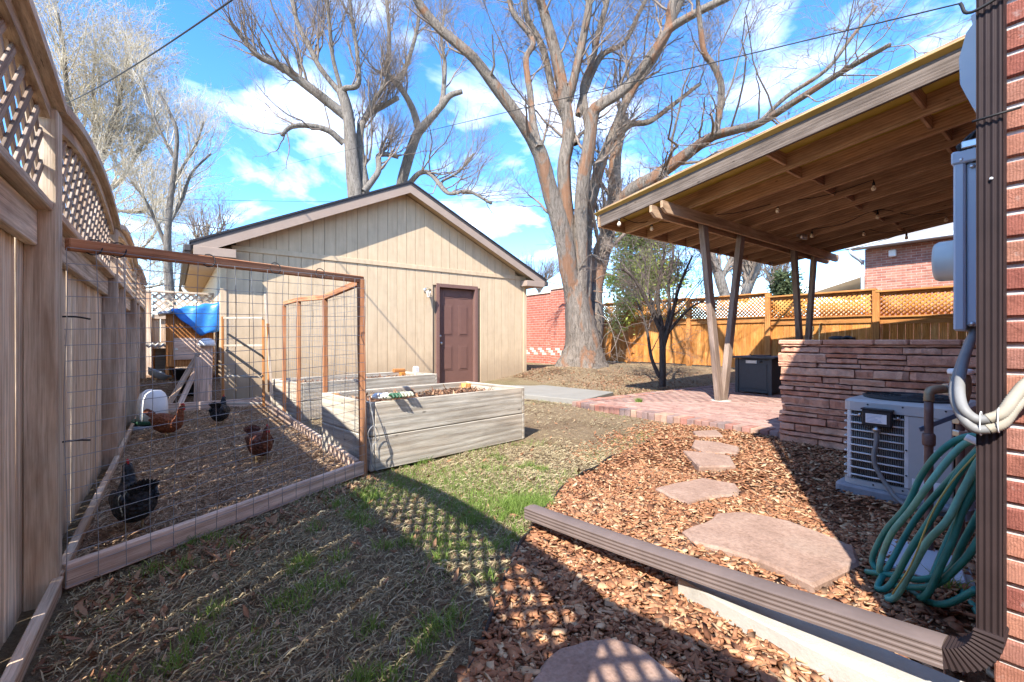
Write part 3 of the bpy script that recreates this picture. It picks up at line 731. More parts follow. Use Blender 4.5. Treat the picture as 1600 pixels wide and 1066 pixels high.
# ------------------------------------------------------------------ left fence
FX = -.42
lf = thing('lattice_fence', (FX, 2.62, 0), 'weathered grey board fence with arched lattice top along the left', 'fence')
YP = [-4.70, -2.26, .18, 2.62, 5.06, 7.50, 9.94]
def arch(y, y0, y1, h): u = (y - y0) / (y1 - y0); return 2.00 + h * (1 - (2 * u - 1) ** 2)
for i, yp in enumerate(YP):
    m = M_['fence'] if i in (3,) else M_['fence_dark']
    board('post', (FX - .005, yp, -.1), (FX - .005, yp, 1.99), .10, .10, m, lf, side=(0, 1, 0), ch=.006)
for i in range(len(YP) - 1):
    y0, y1 = YP[i] + .052, YP[i + 1] - .052
    near = YP[i + 1] > .0
    # pickets with narrow gaps
    y = y0 - .04; k = 0
    while y < y1 + .02:
        w = random.uniform(.128, .142); g = random.choice([.003, .008, .005, .013, .004, .010, .007])
        if i >= 2: pass
        yc = y + w / 2
        board('picket', (FX - .062 + random.uniform(-.004, .004), yc, -.03 + random.uniform(-.02, .02)), (FX - .062 + random.uniform(-.004, .004), yc + random.uniform(-.004, .004), 1.52),
              w, .015, M_['fence'], lf, side=(0, 1, 0), ch=.003, roll=random.uniform(-.025, .025))
        y += w + g
    # rails
    board('rail', (FX - .03, y0, 1.50), (FX - .03, y1, 1.50), .14, .036, M_['fence_trim'], lf)
    board('rail', (FX - .03, y0, .35), (FX - .03, y1, .35), .088, .036, M_['fence_trim'], lf) if i < 2 else None
    board('lattice_sill', (FX - .015, y0, 1.592), (FX - .015, y1, 1.592), .036, .095, M_['fence_trim'], lf)
    board('kickboard', (FX + .03, y0 - .05, .035), (FX + .035, y1 + .02, .035), .11, .034, M_['fence_dark'], lf, side=(.18, 0, 1))
    hA = .13 if i < 5 else .05
    # arched cap, bent from short lengths
    n = 14
    yy = np.linspace(YP[i], YP[i + 1], n + 1); zz = arch(yy, YP[i], YP[i + 1], hA)
    Vc = []
    for a in range(n + 1):
        for (dx, dz) in ((-.07, 0), (.07, 0), (.07, .038), (-.07, .038)): Vc.append((FX - .005 + dx, yy[a] + (.002 if a == 0 else 0), zz[a] + dz))
    Fc = []
    for a in range(n):
        for j in range(4): Fc.append([a * 4 + j, a * 4 + (j + 1) % 4, a * 4 + 4 + (j + 1) % 4, a * 4 + 4 + j])
    Fc += [[3, 2, 1, 0], [n * 4, n * 4 + 1, n * 4 + 2, n * 4 + 3]]
    me = py_mesh('cap', [(b - (YP[i] + YP[i + 1]) / 2, -(a - FX), c - 2) for a, b, c in Vc], Fc)
    add('cap_rail', me, M_['fence_trim'], lf, Matrix.Translation((FX, (YP[i] + YP[i + 1]) / 2, 2)) @ Matrix.Rotation(R_(90), 4, 'Z'))
    # arched apron under the cap
    Va = []
    for a in range(n + 1):
        for (dx, dz) in ((-.03, -.055), (.03, -.055), (.03, -.002), (-.03, -.002)): Va.append((FX - .005 + dx, yy[a] * .96 + .04 * (YP[i] + YP[i + 1]) / 2, zz[a] + dz))
    me = py_mesh('apron', [(b - (YP[i] + YP[i + 1]) / 2, -(a - FX), c - 2) for a, b, c in Va], Fc)
    add('cap_apron', me, M_['fence_dark'], lf, Matrix.Translation((FX, (YP[i] + YP[i + 1]) / 2, 2)) @ Matrix.Rotation(R_(90), 4, 'Z'))
    if i <= 3:
        zb = 1.61; px = .130
        for d in (1, -1):
            c = y0 - (.55 if d > 0 else 0)
            end = y1 + (0 if d > 0 else .55)
            while c < end:
                # strip: y = c + d*(z - zb)
                pts = []
                for z in np.linspace(zb, 2.16, 45):
                    yq = c + d * (z - zb)
                    if y0 <= yq <= y1 and z <= arch(yq, YP[i], YP[i + 1], hA) - .02: pts.append((yq, z))
                if len(pts) > 3:
                    (ya, za), (yb, zb2) = pts[0], pts[-1]
                    board('lattice_slat', (FX - .004 + d * .0052, ya, za), (FX - .004 + d * .0052, yb, zb2), .032, .0085, M_['lattice'], lf, side=(0, 1, -d), ch=.001)
                c += px
    else:
        for z in (1.66, 1.735, 1.81, 1.885, 1.955):
            board('lattice_slat', (FX, y0, z), (FX, y1, z), .042, .014, M_['fence'], lf, ch=.002)
        board('stile', (FX, (y0 + y1) / 2 - .3, 0), (FX, (y0 + y1) / 2 - .3, 1.98), .085, .07, M_['fence_dark'], lf, side=(0, 1, 0))

# back fence behind the coop
bf = thing('back_lattice_fence', (.1, 10.55, 0), 'dark board and lattice fence behind the coop', 'fence')
for xx in (-.36, 1.0): board('post', (xx, 10.56, -.1), (xx, 10.56, 1.98), .09, .09, M_['fence_dark'], bf, side=(1, 0, 0))
xx = -.33
while xx < .95:
    board('picket', (xx + .068, 10.60, .3), (xx + .068, 10.60, 1.5), .135, .017, M_['fence_dark'], bf, side=(1, 0, 0)); xx += .142
board('rail', (-.31, 10.56, 1.50), (.95, 10.56, 1.50), .09, .036, M_['fence_dark'], bf)
board('cap_rail', (-.42, 10.56, 1.96), (1.0, 10.56, 1.96), .12, .036, M_['fence_trim'], bf, side=(0, 1, 0))
for d in (1, -1):
    c = -.31 - (.4 if d > 0 else 0)
    while c < .95 + (0 if d > 0 else .4):
        za, zb = 1.55, 1.94
        xa, xb = c, c + d * (zb - za)
        pts = [(c + d * (z - za), z) for z in np.linspace(za, zb, 25) if -.31 <= c + d * (z - za) <= .95]
        if len(pts) > 3: board('lattice_slat', (pts[0][0], 10.56 + d * .005, pts[0][1]), (pts[-1][0], 10.56 + d * .005, pts[-1][1]), .036, .008, M_['fence_trim'], bf, side=(1, 0, -d), ch=.001)
        c += .12

# ------------------------------------------------------------------ orange cedar fence at the back of the yard
OX = 13.4
of = thing('cedar_fence', (OX, 6, 0), 'orange cedar board fence with lattice top behind the patio', 'fence')
YO = [-1.5, .94, 3.38, 5.82, 8.26, 10.70, 13.14]
zt = [2.18, 2.22, 2.28, 2.40, 2.44, 2.48, 2.5]
for i, yp in enumerate(YO):
    board('post', (OX - .02, yp, 0), (OX - .02, yp, zt[min(i, 5)] - .02), .14, .12, M_['cedar_trim'], of, side=(0, 1, 0), ch=.008)
for i in range(len(YO) - 1):
    y0, y1 = YO[i] + .072, YO[i + 1] - .072
    top = zt[i]
    zr = 1.66 + (zt[i] - 2.3) * .7
    y = y0
    while y < y1 - .02:
        w = min(.14, y1 - y)
        z0 = float(gz(OX, y)) - .02
        board('picket', (OX + .03 + random.uniform(-.003, .003), y + w / 2, z0 + .06), (OX + .03, y + w / 2, zr), w - .003, .018, M_['cedar'], of, side=(0, 1, 0), ch=.003)
        y += .142
    board('rail', (OX, y0, zr - .08), (OX, y1, zr - .08), .15, .036, M_['cedar_trim'], of)
    board('lattice_sill', (OX - .01, y0, zr + .015), (OX - .01, y1, zr + .015), .036, .11, M_['cedar_trim'], of)
    board('cap_rail', (OX - .01, YO[i], top), (OX - .01, YO[i + 1], top), .16, .04, M_['cedar_trim'], of, side=(1, 0, 0))
    board('top_rail', (OX, y0, top - .06), (OX, y1, top - .06), .07, .034, M_['cedar_trim'], of)
    za, zb = zr + .035, top - .095
    items = []
    for d in (1, -1):
        c = y0 - (zb - za if d > 0 else 0)
        while c < y1 + (0 if d > 0 else zb - za):
            lo = max(za, za + ((y0 - c) if d > 0 else (c - y1))); hi = min(zb, za + ((y1 - c) if d > 0 else (c - y0)))
            if hi - lo > .03:
                items.append((frame((OX + d * .005, c + d * (lo - za), lo), (OX + d * .005, c + d * (hi - za), hi), (0, 1, -d)), ((hi - lo) * 1.414, .04, .008)))
            c += .105
    join_boxes('lattice', items, M_['cedar'], of, kind='stuff')

# ------------------------------------------------------------------ brick outbuilding wall behind the tree
bwl = thing('brick_garden_wall', (10.5, 12, 0), 'red brick wall with a cream checker band behind the big tree', 'wall')
box('wall', (10.5, 11.75, 0), (10.9, 17, 2.72), M_['wall_brick_y'], bwl, ch=.003)
box('wall', (10.5, 10.35, 0), (10.9, 11.745, 2.82), M_['wall_brick_y'], bwl, ch=.003)
box('coping', (10.46, 11.76, 2.722), (10.94, 17, 2.77), M_['pale_brick'], bwl)
box('coping', (10.46, 10.33, 2.822), (10.94, 11.755, 2.87), M_['pale_brick'], bwl)
for k in range(3):
    for j in range(11):
        yb = 10.6 + j * .46 + k * .115
        box('cream_brick', (10.494, yb, .56 + k * .085), (10.52, yb + .22, .635 + k * .085), M_['pale_brick'], bwl)

# ------------------------------------------------------------------ neighbour's brick house beyond the cedar fence
nh = thing('neighbour_brick_house', (15.3, 1, 0), 'neighbour red brick house with grey roof beyond the cedar fence', 'house')
NX = 15.3
box('wall', (NX, -6, 0), (NX + 8, 4.12, 3.58), M_['nbr_brick'], nh)
rv = [(NX - .35, 4.45, 3.60), (NX - .35, -6.4, 3.60), (NX + 4, -6.4, 5.2), (NX + 4, 4.45, 5.2), (NX + 8.4, -6.4, 3.6), (NX + 8.4, 4.45, 3.6)]
V = [Vector(v) for v in rv] + [Vector(v) + Vector((0, 0, .1)) for v in rv]
add('roof', py_mesh('roof', V, [[0, 3, 2, 1], [3, 5, 4, 2], [6, 7, 8, 9], [9, 8, 10, 11], [0, 1, 7, 6], [0, 6, 9, 3], [3, 9, 11, 5], [1, 2, 8, 7], [2, 4, 10, 8], [4, 5, 11, 10]]), M_['grey_roof'], nh)
add('gable_wall', py_mesh('gw', [(NX + .02, 4.10, 3.57), (NX + 7.98, 4.10, 3.57), (NX + 4, 4.10, 5.1), (NX + .02, 4.0, 3.57), (NX + 7.98, 4.0, 3.57), (NX + 4, 4.0, 5.1)], [[0, 2, 1], [3, 4, 5], [0, 1, 4, 3], [1, 2, 5, 4], [2, 0, 3, 5]]), M_['siding'], nh)
box('gutter', (NX - .46, -6.4, 3.56), (NX - .352, 4.45, 3.68), M_['grey_light'], nh, ch=.02)
box('soffit', (NX - .34, -6.3, 3.582), (NX - .002, 4.4, 3.60), M_['grey_light'], nh)
tube('gutter_pipe', [(NX - .40, 4.35, 3.56), (NX - .38, 4.3, 3.42), (NX - .1, 4.16, 3.22), (NX - .05, 4.16, 3.0), (NX - .05, 4.16, .2)], .045, M_['grey_light'], nh, sides=8)
sec = box('security_lamp', (NX - .13, 3.42, 3.28), (NX - .002, 3.58, 3.46), M_['white'], nh, ch=.02)
# far white-roofed house
fh = thing('pale_gabled_house', (30, 13, 0), 'low house with white gable edge beyond the cedar fence', 'house')
box('wall', (27, 1.5, 0), (33, 9.2, 3.0), M_['siding'], fh)
V = [(26.6, 6.6, 4.35), (33.4, 6.6, 4.35), (26.6, 9.6, 3.5), (33.4, 9.6, 3.5), (26.6, 1.0, 3.0), (33.4, 1.0, 3.0)]
V = V + [(a, b, c + .2) for a, b, c in V]
add('roof', py_mesh('roof', V, [[0, 1, 3, 2], [0, 4, 5, 1], [6, 8, 9, 7], [6, 7, 11, 10], [0, 2, 8, 6], [4, 0, 6, 10], [2, 3, 9, 8], [5, 4, 10, 11], [1, 5, 11, 7], [3, 1, 7, 9]]), M_['white'], fh)
# ------------------------------------------------------------------ brick patio
PZ = .075
pat = box('patio', (5.22, .14, -.08), (11.9, 5.2, PZ - .055), M_['mortar_dark'])
tag(pat, kind='structure')
npv = 0; far = []
def paver(cx, cy, lx, ly, mat, z=PZ):
    global npv
    zz = z - .03 + random.uniform(-.0025, .0025)
    o = rbox('brick', (cx, cy, zz), (lx, ly, .06), mat, pat, ch=.004, rz=random.uniform(-.012, .012)); npv += 1
    return o
y = .2
while y < 5.2:                                 # border row towards the lawn, bricks on end
    if y > 1.9:
        rbox('border_brick', (5.24 + random.uniform(-.008, .008), y + .045, PZ - .045 + random.uniform(-.004, .004)), (.205, .088, .10), M_['border_brick'], pat, rz=random.uniform(-.03, .03), ch=.006)
    y += .097
x = 5.42
while x < 11.9:                                # border row towards the tree
    rbox('border_brick', (x, 5.17 + random.uniform(-.008, .008), PZ - .035 + random.uniform(-.004, .004)), (.088, .2, .09), M_['border_brick'], pat, rz=random.uniform(-.03, .03), ch=.006)
    x += .097
cand = []
row = 0; x = 5.352 + .05
while x < 11.9:
    y = .15 + (row % 2) * .105
    while y < 5.02:
        cand.append((x, y + .1)); y += .209
    x += .105; row += 1
vis = [(cx, cy) for cx, cy in cand]
vis.sort(key=lambda p: p[0] * .6 + p[1] * .8 + (20 if (p[1] < 1.9 + (p[0] - 5.2) * .0) else 0))
for cx, cy in vis[:290]: paver(cx, cy, .1, .2, M_['paver'])
items = [(Matrix.Translation((cx, cy, PZ - .03 + random.uniform(-.002, .002))), (.1, .2, .06)) for cx, cy in vis[290:]]
t = MT('far_paver', .9, .12); c = t.ramp(t.island(), [(0, C(.36, .225, .18)), (.35, C(.31, .18, .147)), (.7, C(.40, .26, .21)), (1, C(.34, .22, .18))])
t.col(t.mix(c, t.ramp(t.noise(t.coord(), 9, 4), [(.3, C(.75, .75, .75)), (.7, C(1.15, 1.15, 1.15))]), 1.0, 'MULTIPLY'))
join_boxes('paving_bricks', items, t.m, pat, kind='stuff')

# ------------------------------------------------------------------ patio cover
K = .928
RX0, RX1, RY1 = 5.48, 11.62, 4.98
def rz_(y): return 2.90 + .128 * (RY1 - y)      # underside of the rafters
BY = 3.85
pc = thing('patio_cover', (7.2, BY, 0), 'brown timber patio cover on slanted paired posts with sloping roof', 'patio cover')
for bx, (xa, xb) in ((7.17, (6.60, 7.86)), (10.45, (9.95, 11.02))):
    for sgn, xt in ((-1, xa), (1, xb)):
        p = board('post', (bx + sgn * .055, BY, .06), (xt, BY, rz_(BY) - .02), .135, .088, M_['patio_post'], pc, side=(1, 0, 0), ch=.006)
        board('foot_plate', (bx + sgn * .055 - .05, BY - .055, .078), (bx + sgn * .055 + .05, BY - .055, .078), .006, .03, M_['steel'], pc, side=(0, 1, 0), ch=.001) if False else None
lathe('footing', [(.16, 0), (.155, .012), (.003, .014)], M_['concrete'], Matrix.Translation((7.17, BY, PZ - .004)), pc, sides=14)
lathe('footing', [(.16, 0), (.155, .012), (.003, .014)], M_['concrete'], Matrix.Translation((10.45, BY, PZ - .004)), pc, sides=14)
def beam(yb):
    zb = rz_(yb)
    L = [(5.42, zb - .005), (12.1, zb - .005), (12.1, zb - .10), (12.0, zb - .165), (5.52, zb - .165), (5.42, zb - .10)]
    c = Vector((8.7, yb, zb - .08)); n = 6
    V = [Vector((a, yb - .022, b)) - c for a, b in L] + [Vector((a, yb + .022, b)) - c for a, b in L]
    F = [list(range(n))[::-1], list(range(n, 2 * n))] + [[j, (j + 1) % n, n + (j + 1) % n, n + j] for j in range(n)]
    return add('beam', py_mesh('beam', V, F), M_['patio_dark'], pc, Matrix.Translation(c))
rz0_ = rz_
rz_ = lambda y: rz0_(y) - .05
beam(BY - .09); beam(BY + .09)
rz_ = rz0_
xs_r = np.linspace(RX0 + .03, RX1 - .03, 11)
for i, xr_ in enumerate(xs_r):
    m = M_['patio_fascia'] if i == 0 else M_['patio_dark']
    w = .19 if i == 0 else .16
    dzr = 0 if i == 0 else -.025
    board('rafter', (xr_, .14, rz_(.14) + .08 + dzr), (xr_, RY1 - .03, rz_(RY1 - .03) + .08 + dzr), w - dzr * 2, .042, m, pc, ch=.004)
board('rafter_cap', (xs_r[0] - .004, .14, rz_(.14) + .225), (xs_r[0] - .004, RY1, rz_(RY1) + .215), .085, .05, M_['patio_dark'], pc, ch=.004)
for i in range(10):
    xa, xb = xs_r[i] + .023, xs_r[i + 1] - .023
    for k, yb in enumerate((1.15, 2.45)):
        yq = yb + (i % 2) * .06
        board('blocking', (xa, yq, rz_(yq) + .08), (xb, yq, rz_(yq) + .08), .14, .036, M_['patio_dark'], pc)
board('eave_fascia', (RX0, RY1, rz_(RY1) + .075), (RX1, RY1, rz_(RY1) + .075), .18, .036, M_['patio_dark'], pc)
# corrugated translucent sheet
ux = np.arange(RX0 - .05, RX1 + .06, .032); V = []
for (yy, ) in ((.1,), (2.6,), (RY1 + .05,)):
    for j, x in enumerate(ux):
        V.append((x, yy, rz_(yy) + .188 + .018 * math.cos(j * math.pi / 2)))
for (yy, ) in ((.1,), (2.6,), (RY1 + .05,)):
    for j, x in enumerate(ux):
        V.append((x, yy, rz_(yy) + .194 + .018 * math.cos(j * math.pi / 2)))
n = len(ux); F = []
for r in range(2):
    for j in range(n - 1):
        a = r * n + j; F.append([a, a + n, a + n + 1, a + 1]); b = a + 3 * n; F.append([b, b + 1, b + n + 1, b + n])
for j in range(n - 1):
    F.append([j, j + 1, 3 * n + j + 1, 3 * n + j]); a = 2 * n + j; F.append([a, 3 * n + a, 3 * n + a + 1, a + 1])
for r in range(2):
    a = r * n; F.append([a, 3 * n + a, 4 * n + a, a + n]); a = r * n + n - 1; F.append([a, a + n, 4 * n + a, 3 * n + a])
add('roof_sheet', py_mesh('sheet', V, F), M_['roof_sheet'], pc)
pk = []
xa, xb = xs_r[2] + .0, RX1 + .02
dv = [(xa, .12, rz_(.12) + .161), (xb, .12, rz_(.12) + .161), (xb, RY1, rz_(RY1) + .161), (xa, RY1, rz_(RY1) + .161)]
dv += [(a, b, c + .006) for a, b, c in dv]
add('roof_decking', py_mesh('deck', dv, [[0, 3, 2, 1], [4, 5, 6, 7], [0, 1, 5, 4], [1, 2, 6, 5], [2, 3, 7, 6], [3, 0, 4, 7]]), M_['patio_deck'], pc)
board('ledger', (RX0, .155, rz_(.155) + .06), (RX1, .155, rz_(.155) + .06), .2, .036, M_['patio_dark'], pc)
fl = thing('flood_light', (9.5, 3.6, 2.98), 'small twin flood light under the patio roof beside the beam', 'lamp')
rbox('base', (9.5, 3.55, rz_(3.55) - .03), (.11, .11, .04), M_['steel'], fl)
for s in (-1, 1):
    lathe('lamp_head', [(.02, 0), (.045, .02), (.05, .09), (.003, .092)], M_['steel'], Matrix.Translation((9.5 + s * .05, 3.55, rz_(3.55) - .06)) @ Matrix.Rotation(R_(100), 4, 'X') @ Matrix.Rotation(R_(20 * s), 4, 'Y'), fl, sides=12)

# string lights: bulbs hang from three cords under the rafters
def sl_(p): return (p[0] * K, p[1] * K, CAM_H + (p[2] - CAM_H) * K)
strings = [
 ('string of round bulbs along the near beam of the patio roof', [(5.93, 4.93, 3.0), (6.66, 4.82, 3.01), (7.09, 4.32, 3.07), (7.94, 3.31, 3.2), (8.42, 2.16, 3.35)]),
 ('string of round bulbs across the middle rafters of the patio roof', [(10.23, 3.62, 3.16), (10.2, 2.56, 3.3), (11.85, 1.92, 3.38)]),
 ('short string of bulbs at the far eave of the patio roof', [(11.3, 3.06, 3.24), (12.3, 2.6, 3.22), (12.6, 4.1, 3.05)])]
for lab, pts in strings:
    P = [sl_(p) for p in pts]
    s = thing('string_lights', P[0], lab, 'string lights', 'string lights under the patio roof')
    cp = []
    for i, p in enumerate(P):
        cp.append((p[0], p[1], p[2] + .115))
        if i < len(P) - 1:
            q = P[i + 1]; cp.append(((p[0] + q[0]) / 2, (p[1] + q[1]) / 2, (p[2] + q[2]) / 2 + .055))
    tube('cord', cp, .006, M_['cord'], s, sides=5)
    for p in P:
        b = lathe('bulb', [(.004, -.04), (.018, -.036), (.03, -.015), (.028, .005), (.015, .03), (.013, .035)], M_['glass'], Matrix.Translation(p), s, sides=12)
        lathe('socket', [(.017, .033), (.018, .07), (.008, .085), (.006, .11)], M_['cord'], Matrix.Translation(p), b, sides=8)
# fire pit table
fp = thing('fire_pit_table', (8.85, 4.2, PZ), 'charcoal square fire pit table on the patio behind the stone wall', 'fire pit')
def fbox(n, lo, hi, m, ch=.004): return box(n, (8.55 + lo[0], 3.66 + lo[1], PZ + lo[2]), (8.55 + hi[0], 3.66 + hi[1], PZ + hi[2]), m, fp, ch)
fbox('table_top', (-.07, -.07, .655), (.73, .73, .69), M_['firepit'], .008)
fbox('body', (.02, .02, .03), (.64, .64, .645), M_['firepit'])
for a, b in ((0, 0), (.6, 0), (0, .6), (.6, .6)): fbox('leg', (a, b, 0), (a + .06, b + .06, .65), M_['firepit'])
fbox('bottom_rail', (.0, .07, .03), (.02, .59, .08), M_['firepit']); fbox('access_panel', (.008, .09, .1), (.02, .57, .54), M_['firepit'])
fbox('control_plate', (.0, .26, .56), (.02, .46, .62), M_['steel'])
lathe('knob', [(.022, 0), (.02, .02), (.003, .022)], M_['black'], Matrix.Translation((8.545, 3.85, PZ + .60)) @ Matrix.Rotation(R_(-90), 4, 'Y'), fp, sides=12)
fbox('burner_lid', (.2, .2, .69), (.46, .46, .71), M_['black'])

# ------------------------------------------------------------------ red sandstone wall
sw = thing('sandstone_wall', (5.0, 1.1, 0), 'red sandstone ledge wall between the air conditioner and patio', 'wall')
SY0, SY1, SH = .14, 2.06, 1.05
box('mortar_core', (5.035, SY0, -.06), (5.33, SY1 - .03, SH - .045), M_['mortar_dark'], sw)
z = -.03
rows = []
while z < SH - .05:
    h = random.choice([.04, .055, .07, .09, .06, .1, .045, .08])
    if z + h > SH - .045: h = SH - .04 - z
    rows.append((z, h)); z += h + .006
def stone(x0, x1, y0, y1, z0, z1):
    m = max(4, int((y1 - y0) / .045) + 2)
    ys_ = np.linspace(y0, y1, m); V = []; tw = random.uniform(-.008, .008)
    # face profile: rough front made of two bands
    for yy in ys_:
        e = .0 if yy in (ys_[0], ys_[-1]) else 1
        o = random.uniform(-.010, .008) + (.008 if e == 0 else 0); hh_ = z1 - z0; zz0 = z0 + random.uniform(0, .004); zz1 = z1 - random.uniform(0, .006)
        V += [(x0 + .007 + o * .5 + random.uniform(-.003, .003), yy, zz0), (x0 + o + tw, yy + random.uniform(-.006, .006) * e, zz0 + hh_ * random.uniform(.10, .22)),
              (x0 + o - tw + random.uniform(-.006, .006), yy + random.uniform(-.006, .006) * e, zz0 + hh_ * random.uniform(.72, .88)), (x0 + .008 + o * .5 + random.uniform(-.004, .003), yy, zz1), (x1, yy, zz1), (x1, yy, zz0)]
    c = np.mean(V, axis=0); F = []
    for i in range(m - 1):
        for k in range(6): F.append([i * 6 + k, i * 6 + (k + 1) % 6, (i + 1) * 6 + (k + 1) % 6, (i + 1) * 6 + k])
    F += [[5, 4, 3, 2, 1, 0], [(m - 1) * 6 + k for k in range(6)]]
    V = [np.asarray(v) - c for v in V]
    add('stone', py_mesh('stone', V, F), M_['red_stone'], sw, Matrix.Translation(Vector(c)))
for (z, h) in rows:
    y = SY1 + random.uniform(-.02, .015)
    while y > SY0 + .02:
        ln = random.choice([.13, .24, .34, .42, .55, .30, .62])
        y0 = max(y - ln, SY0)
        if y0 - SY0 < .08: y0 = SY0
        if h > .085 and random.random() < .3:
            hh = h * random.uniform(.4, .6)
            stone(5.0 + random.uniform(-.012, .012), 5.2, y0, y, z, z + hh - .006); stone(5.0 + random.uniform(-.012, .012), 5.2, y0, y, z + hh, z + h)
        else: stone(5.0 + random.uniform(-.015, .012), 5.2, y0, y, z, z + h)
        y = y0 - .007
y = SY1 + .02
while y > SY0 + .05:
    ln = random.choice([.16, .24, .32, .4]); y0 = max(y - ln, SY0)
    rbox('capstone', (5.17, (y + y0) / 2, SH - .012), (.36, y - y0 - .008, .048), M_['red_stone'], sw, ch=.01, rz=random.uniform(-.02, .02)); y = y0
# stones on the patio side
for (z, h) in rows[::2]:
    y = SY1 - .04
    while y > SY0 + .3:
        ln = random.choice([.3, .4, .5]); y0 = max(y - ln, SY0)
        rbox('stone', (5.31, (y + y0) / 2, z + h / 2), (.09, y - y0 - .01, h), M_['red_stone'], sw, ch=.012); y = y0
# dark glove left on the wall
gl = thing('black_glove', (5.12, 1.60, SH + .012), 'crumpled black glove lying on top of the sandstone wall', 'glove')
lathe('palm', [(.02, 0), (.05, .006), (.055, .02), (.03, .035), (.003, .037)], M_['black'], Matrix.Translation((5.12, 1.60, SH + .013)) @ Matrix.Diagonal((1, 1.3, 1, 1)), gl, sides=10)
for i in range(4): tube('finger', [(5.09 + .02 * i, 1.55, SH + .025), (5.085 + .022 * i, 1.50, SH + .04 - .004 * i), (5.08 + .025 * i, 1.46, SH + .024)], .012, M_['black'], gl, sides=6)

# ------------------------------------------------------------------ air conditioner
AX0, AX1, AY0, AY1, AZ0, AZ1 = 3.70, 4.32, .53, 1.12, .085, .655
ac = thing('air_conditioner', (4.0, .82, 0), 'grey outdoor air conditioner with louvred side in front of the sandstone wall', 'air conditioner')
def rrect(x0, x1, y0, y1, r, n=5):
    out = []
    for cx, cy, a0 in ((x1 - r, y1 - r, 0), (x0 + r, y1 - r, 90), (x0 + r, y0 + r, 180), (x1 - r, y0 + r, 270)):
        for k in range(n): a = R_(a0 + 90 * k / (n - 1)); out.append((cx + r * math.cos(a), cy + r * math.sin(a)))
    return out
def loft(name, secs, mat, parent, cap=True, smooth=False):
    n = len(secs[0][0]); V = []; F = []
    for poly, z in secs: V += [(x, y, z) for x, y in poly]
    for i in range(len(secs) - 1):
        for j in range(n): F.append([i * n + j, i * n + (j + 1) % n, (i + 1) * n + (j + 1) % n, (i + 1) * n + j])
    if cap: F += [list(range(n))[::-1], [(len(secs) - 1) * n + j for j in range(n)]]
    c = np.mean(V, axis=0)
    return add(name, py_mesh(name, np.asarray(V) - c, F), mat, parent, Matrix.Translation(Vector(c)), smooth=smooth)
loft('pad', [(rrect(AX0 - .045, AX1 + .05, AY0 - .04, AY1 + .045, .06), -.03), (rrect(AX0 - .045, AX1 + .05, AY0 - .04, AY1 + .045, .06), .065), (rrect(AX0 - .035, AX1 + .04, AY0 - .03, AY1 + .035, .05), .078)], M_['ac_pad'], ac)
loft('coil', [(rrect(AX0 + .03, AX1 - .02, AY0 + .02, AY1 - .03, .07), .08), (rrect(AX0 + .03, AX1 - .02, AY0 + .02, AY1 - .03, .07), AZ1 - .03)], M_['ac_dark'], ac)
loft('base_pan', [(rrect(AX0 - .005, AX1 + .005, AY0 - .005, AY1 + .005, .07), .08), (rrect(AX0 - .005, AX1 + .005, AY0 - .005, AY1 + .005, .07), .115)], M_['ac_case'], ac)
top = loft('top_cover', [(rrect(AX0 - .006, AX1 + .006, AY0 - .006, AY1 + .006, .075), AZ1 - .075), (rrect(AX0 - .006, AX1 + .006, AY0 - .006, AY1 + .006, .075), AZ1 - .015), (rrect(AX0 + .015, AX1 - .015, AY0 + .015, AY1 - .015, .065), AZ1), (rrect(AX0 + .05, AX1 - .05, AY0 + .05, AY1 - .05, .05), AZ1 + .004)], M_['ac_case'], ac)
YPN = .775                                    # service panel south of this line
box('service_panel', (AX0, AY0 + .04, .117), (AX0 + .03, YPN, AZ1 - .077), M_['ac_case'], ac, ch=.006)
box('service_panel', (AX0 + .02, AY0, .117), (AX1 - .03, AY0 + .02, AZ1 - .077), M_['ac_case'], ac, ch=.006)
for yy in (YPN + .008, AY1 - .035, ): box('corner_post', (AX0 + .002, yy - .012, .117), (AX0 + .024, yy + .012, AZ1 - .077), M_['ac_bar'], ac)
for k in range(9):
    zz = .145 + k * .0505
    pts = [(AX0 + .002, YPN + .02, zz), (AX0 + .002, AY1 - .07, zz), (AX0 + .022, AY1 - .022, zz), (AX0 + .07, AY1, zz), (AX1 - .08, AY1, zz)]
    tube('grille_bar', pts, .0058, M_['ac_bar'], ac, sides=6, n=24)
items = []
for yy in np.arange(YPN + .03, AY1 - .05, .0115): items.append((Matrix.Translation((AX0 + .022, yy, .345)), (.014, .0045, .45)))
for xx in np.arange(AX0 + .06, AX1 - .07, .0115): items.append((Matrix.Translation((xx, AY1 - .024, .345)), (.0045, .014, .45)))
join_boxes('coil_fins', items, M_['conduit'], ac, kind='stuff')
cx, cy = (AX0 + AX1) / 2, (AY0 + AY1) / 2
lathe('fan_well', [(.255, 0), (.262, .012), (.25, .016), (.24, .004), (.003, -.02)], M_['ac_dark'], Matrix.Translation((cx, cy, AZ1 + .004)), ac, sides=32)
for r in (.06, .11, .16, .21, .245):
    tube('guard_ring', [(cx + r * math.cos(a), cy + r * math.sin(a), AZ1 + .022) for a in np.linspace(0, 2 * math.pi, 25)], .0032, M_['ac_dark'], ac, sides=5, n=49)
for a in range(8): tube('guard_spoke', [(cx, cy, AZ1 + .024), (cx + .255 * math.cos(a * .785), cy + .255 * math.sin(a * .785), AZ1 + .018)], .0035, M_['ac_dark'], ac, n=2, sides=5)
lathe('motor_cap', [(.05, 0), (.05, .012), (.003, .016)], M_['ac_dark'], Matrix.Translation((cx, cy, AZ1 + .016)), ac)
for yy, zz in ((.98, .628), (.80, .628), (.60, .628), (YPN + .008, .36), (YPN + .008, .2), (.95, .10), (.8, .10)):
    lathe('screw', [(.006, 0), (.005, .004), (.001, .005)], M_['black'], Matrix.Translation((AX0 - .004, yy, zz)) @ Matrix.Rotation(R_(-90), 4, 'Y'), ac, sides=8)
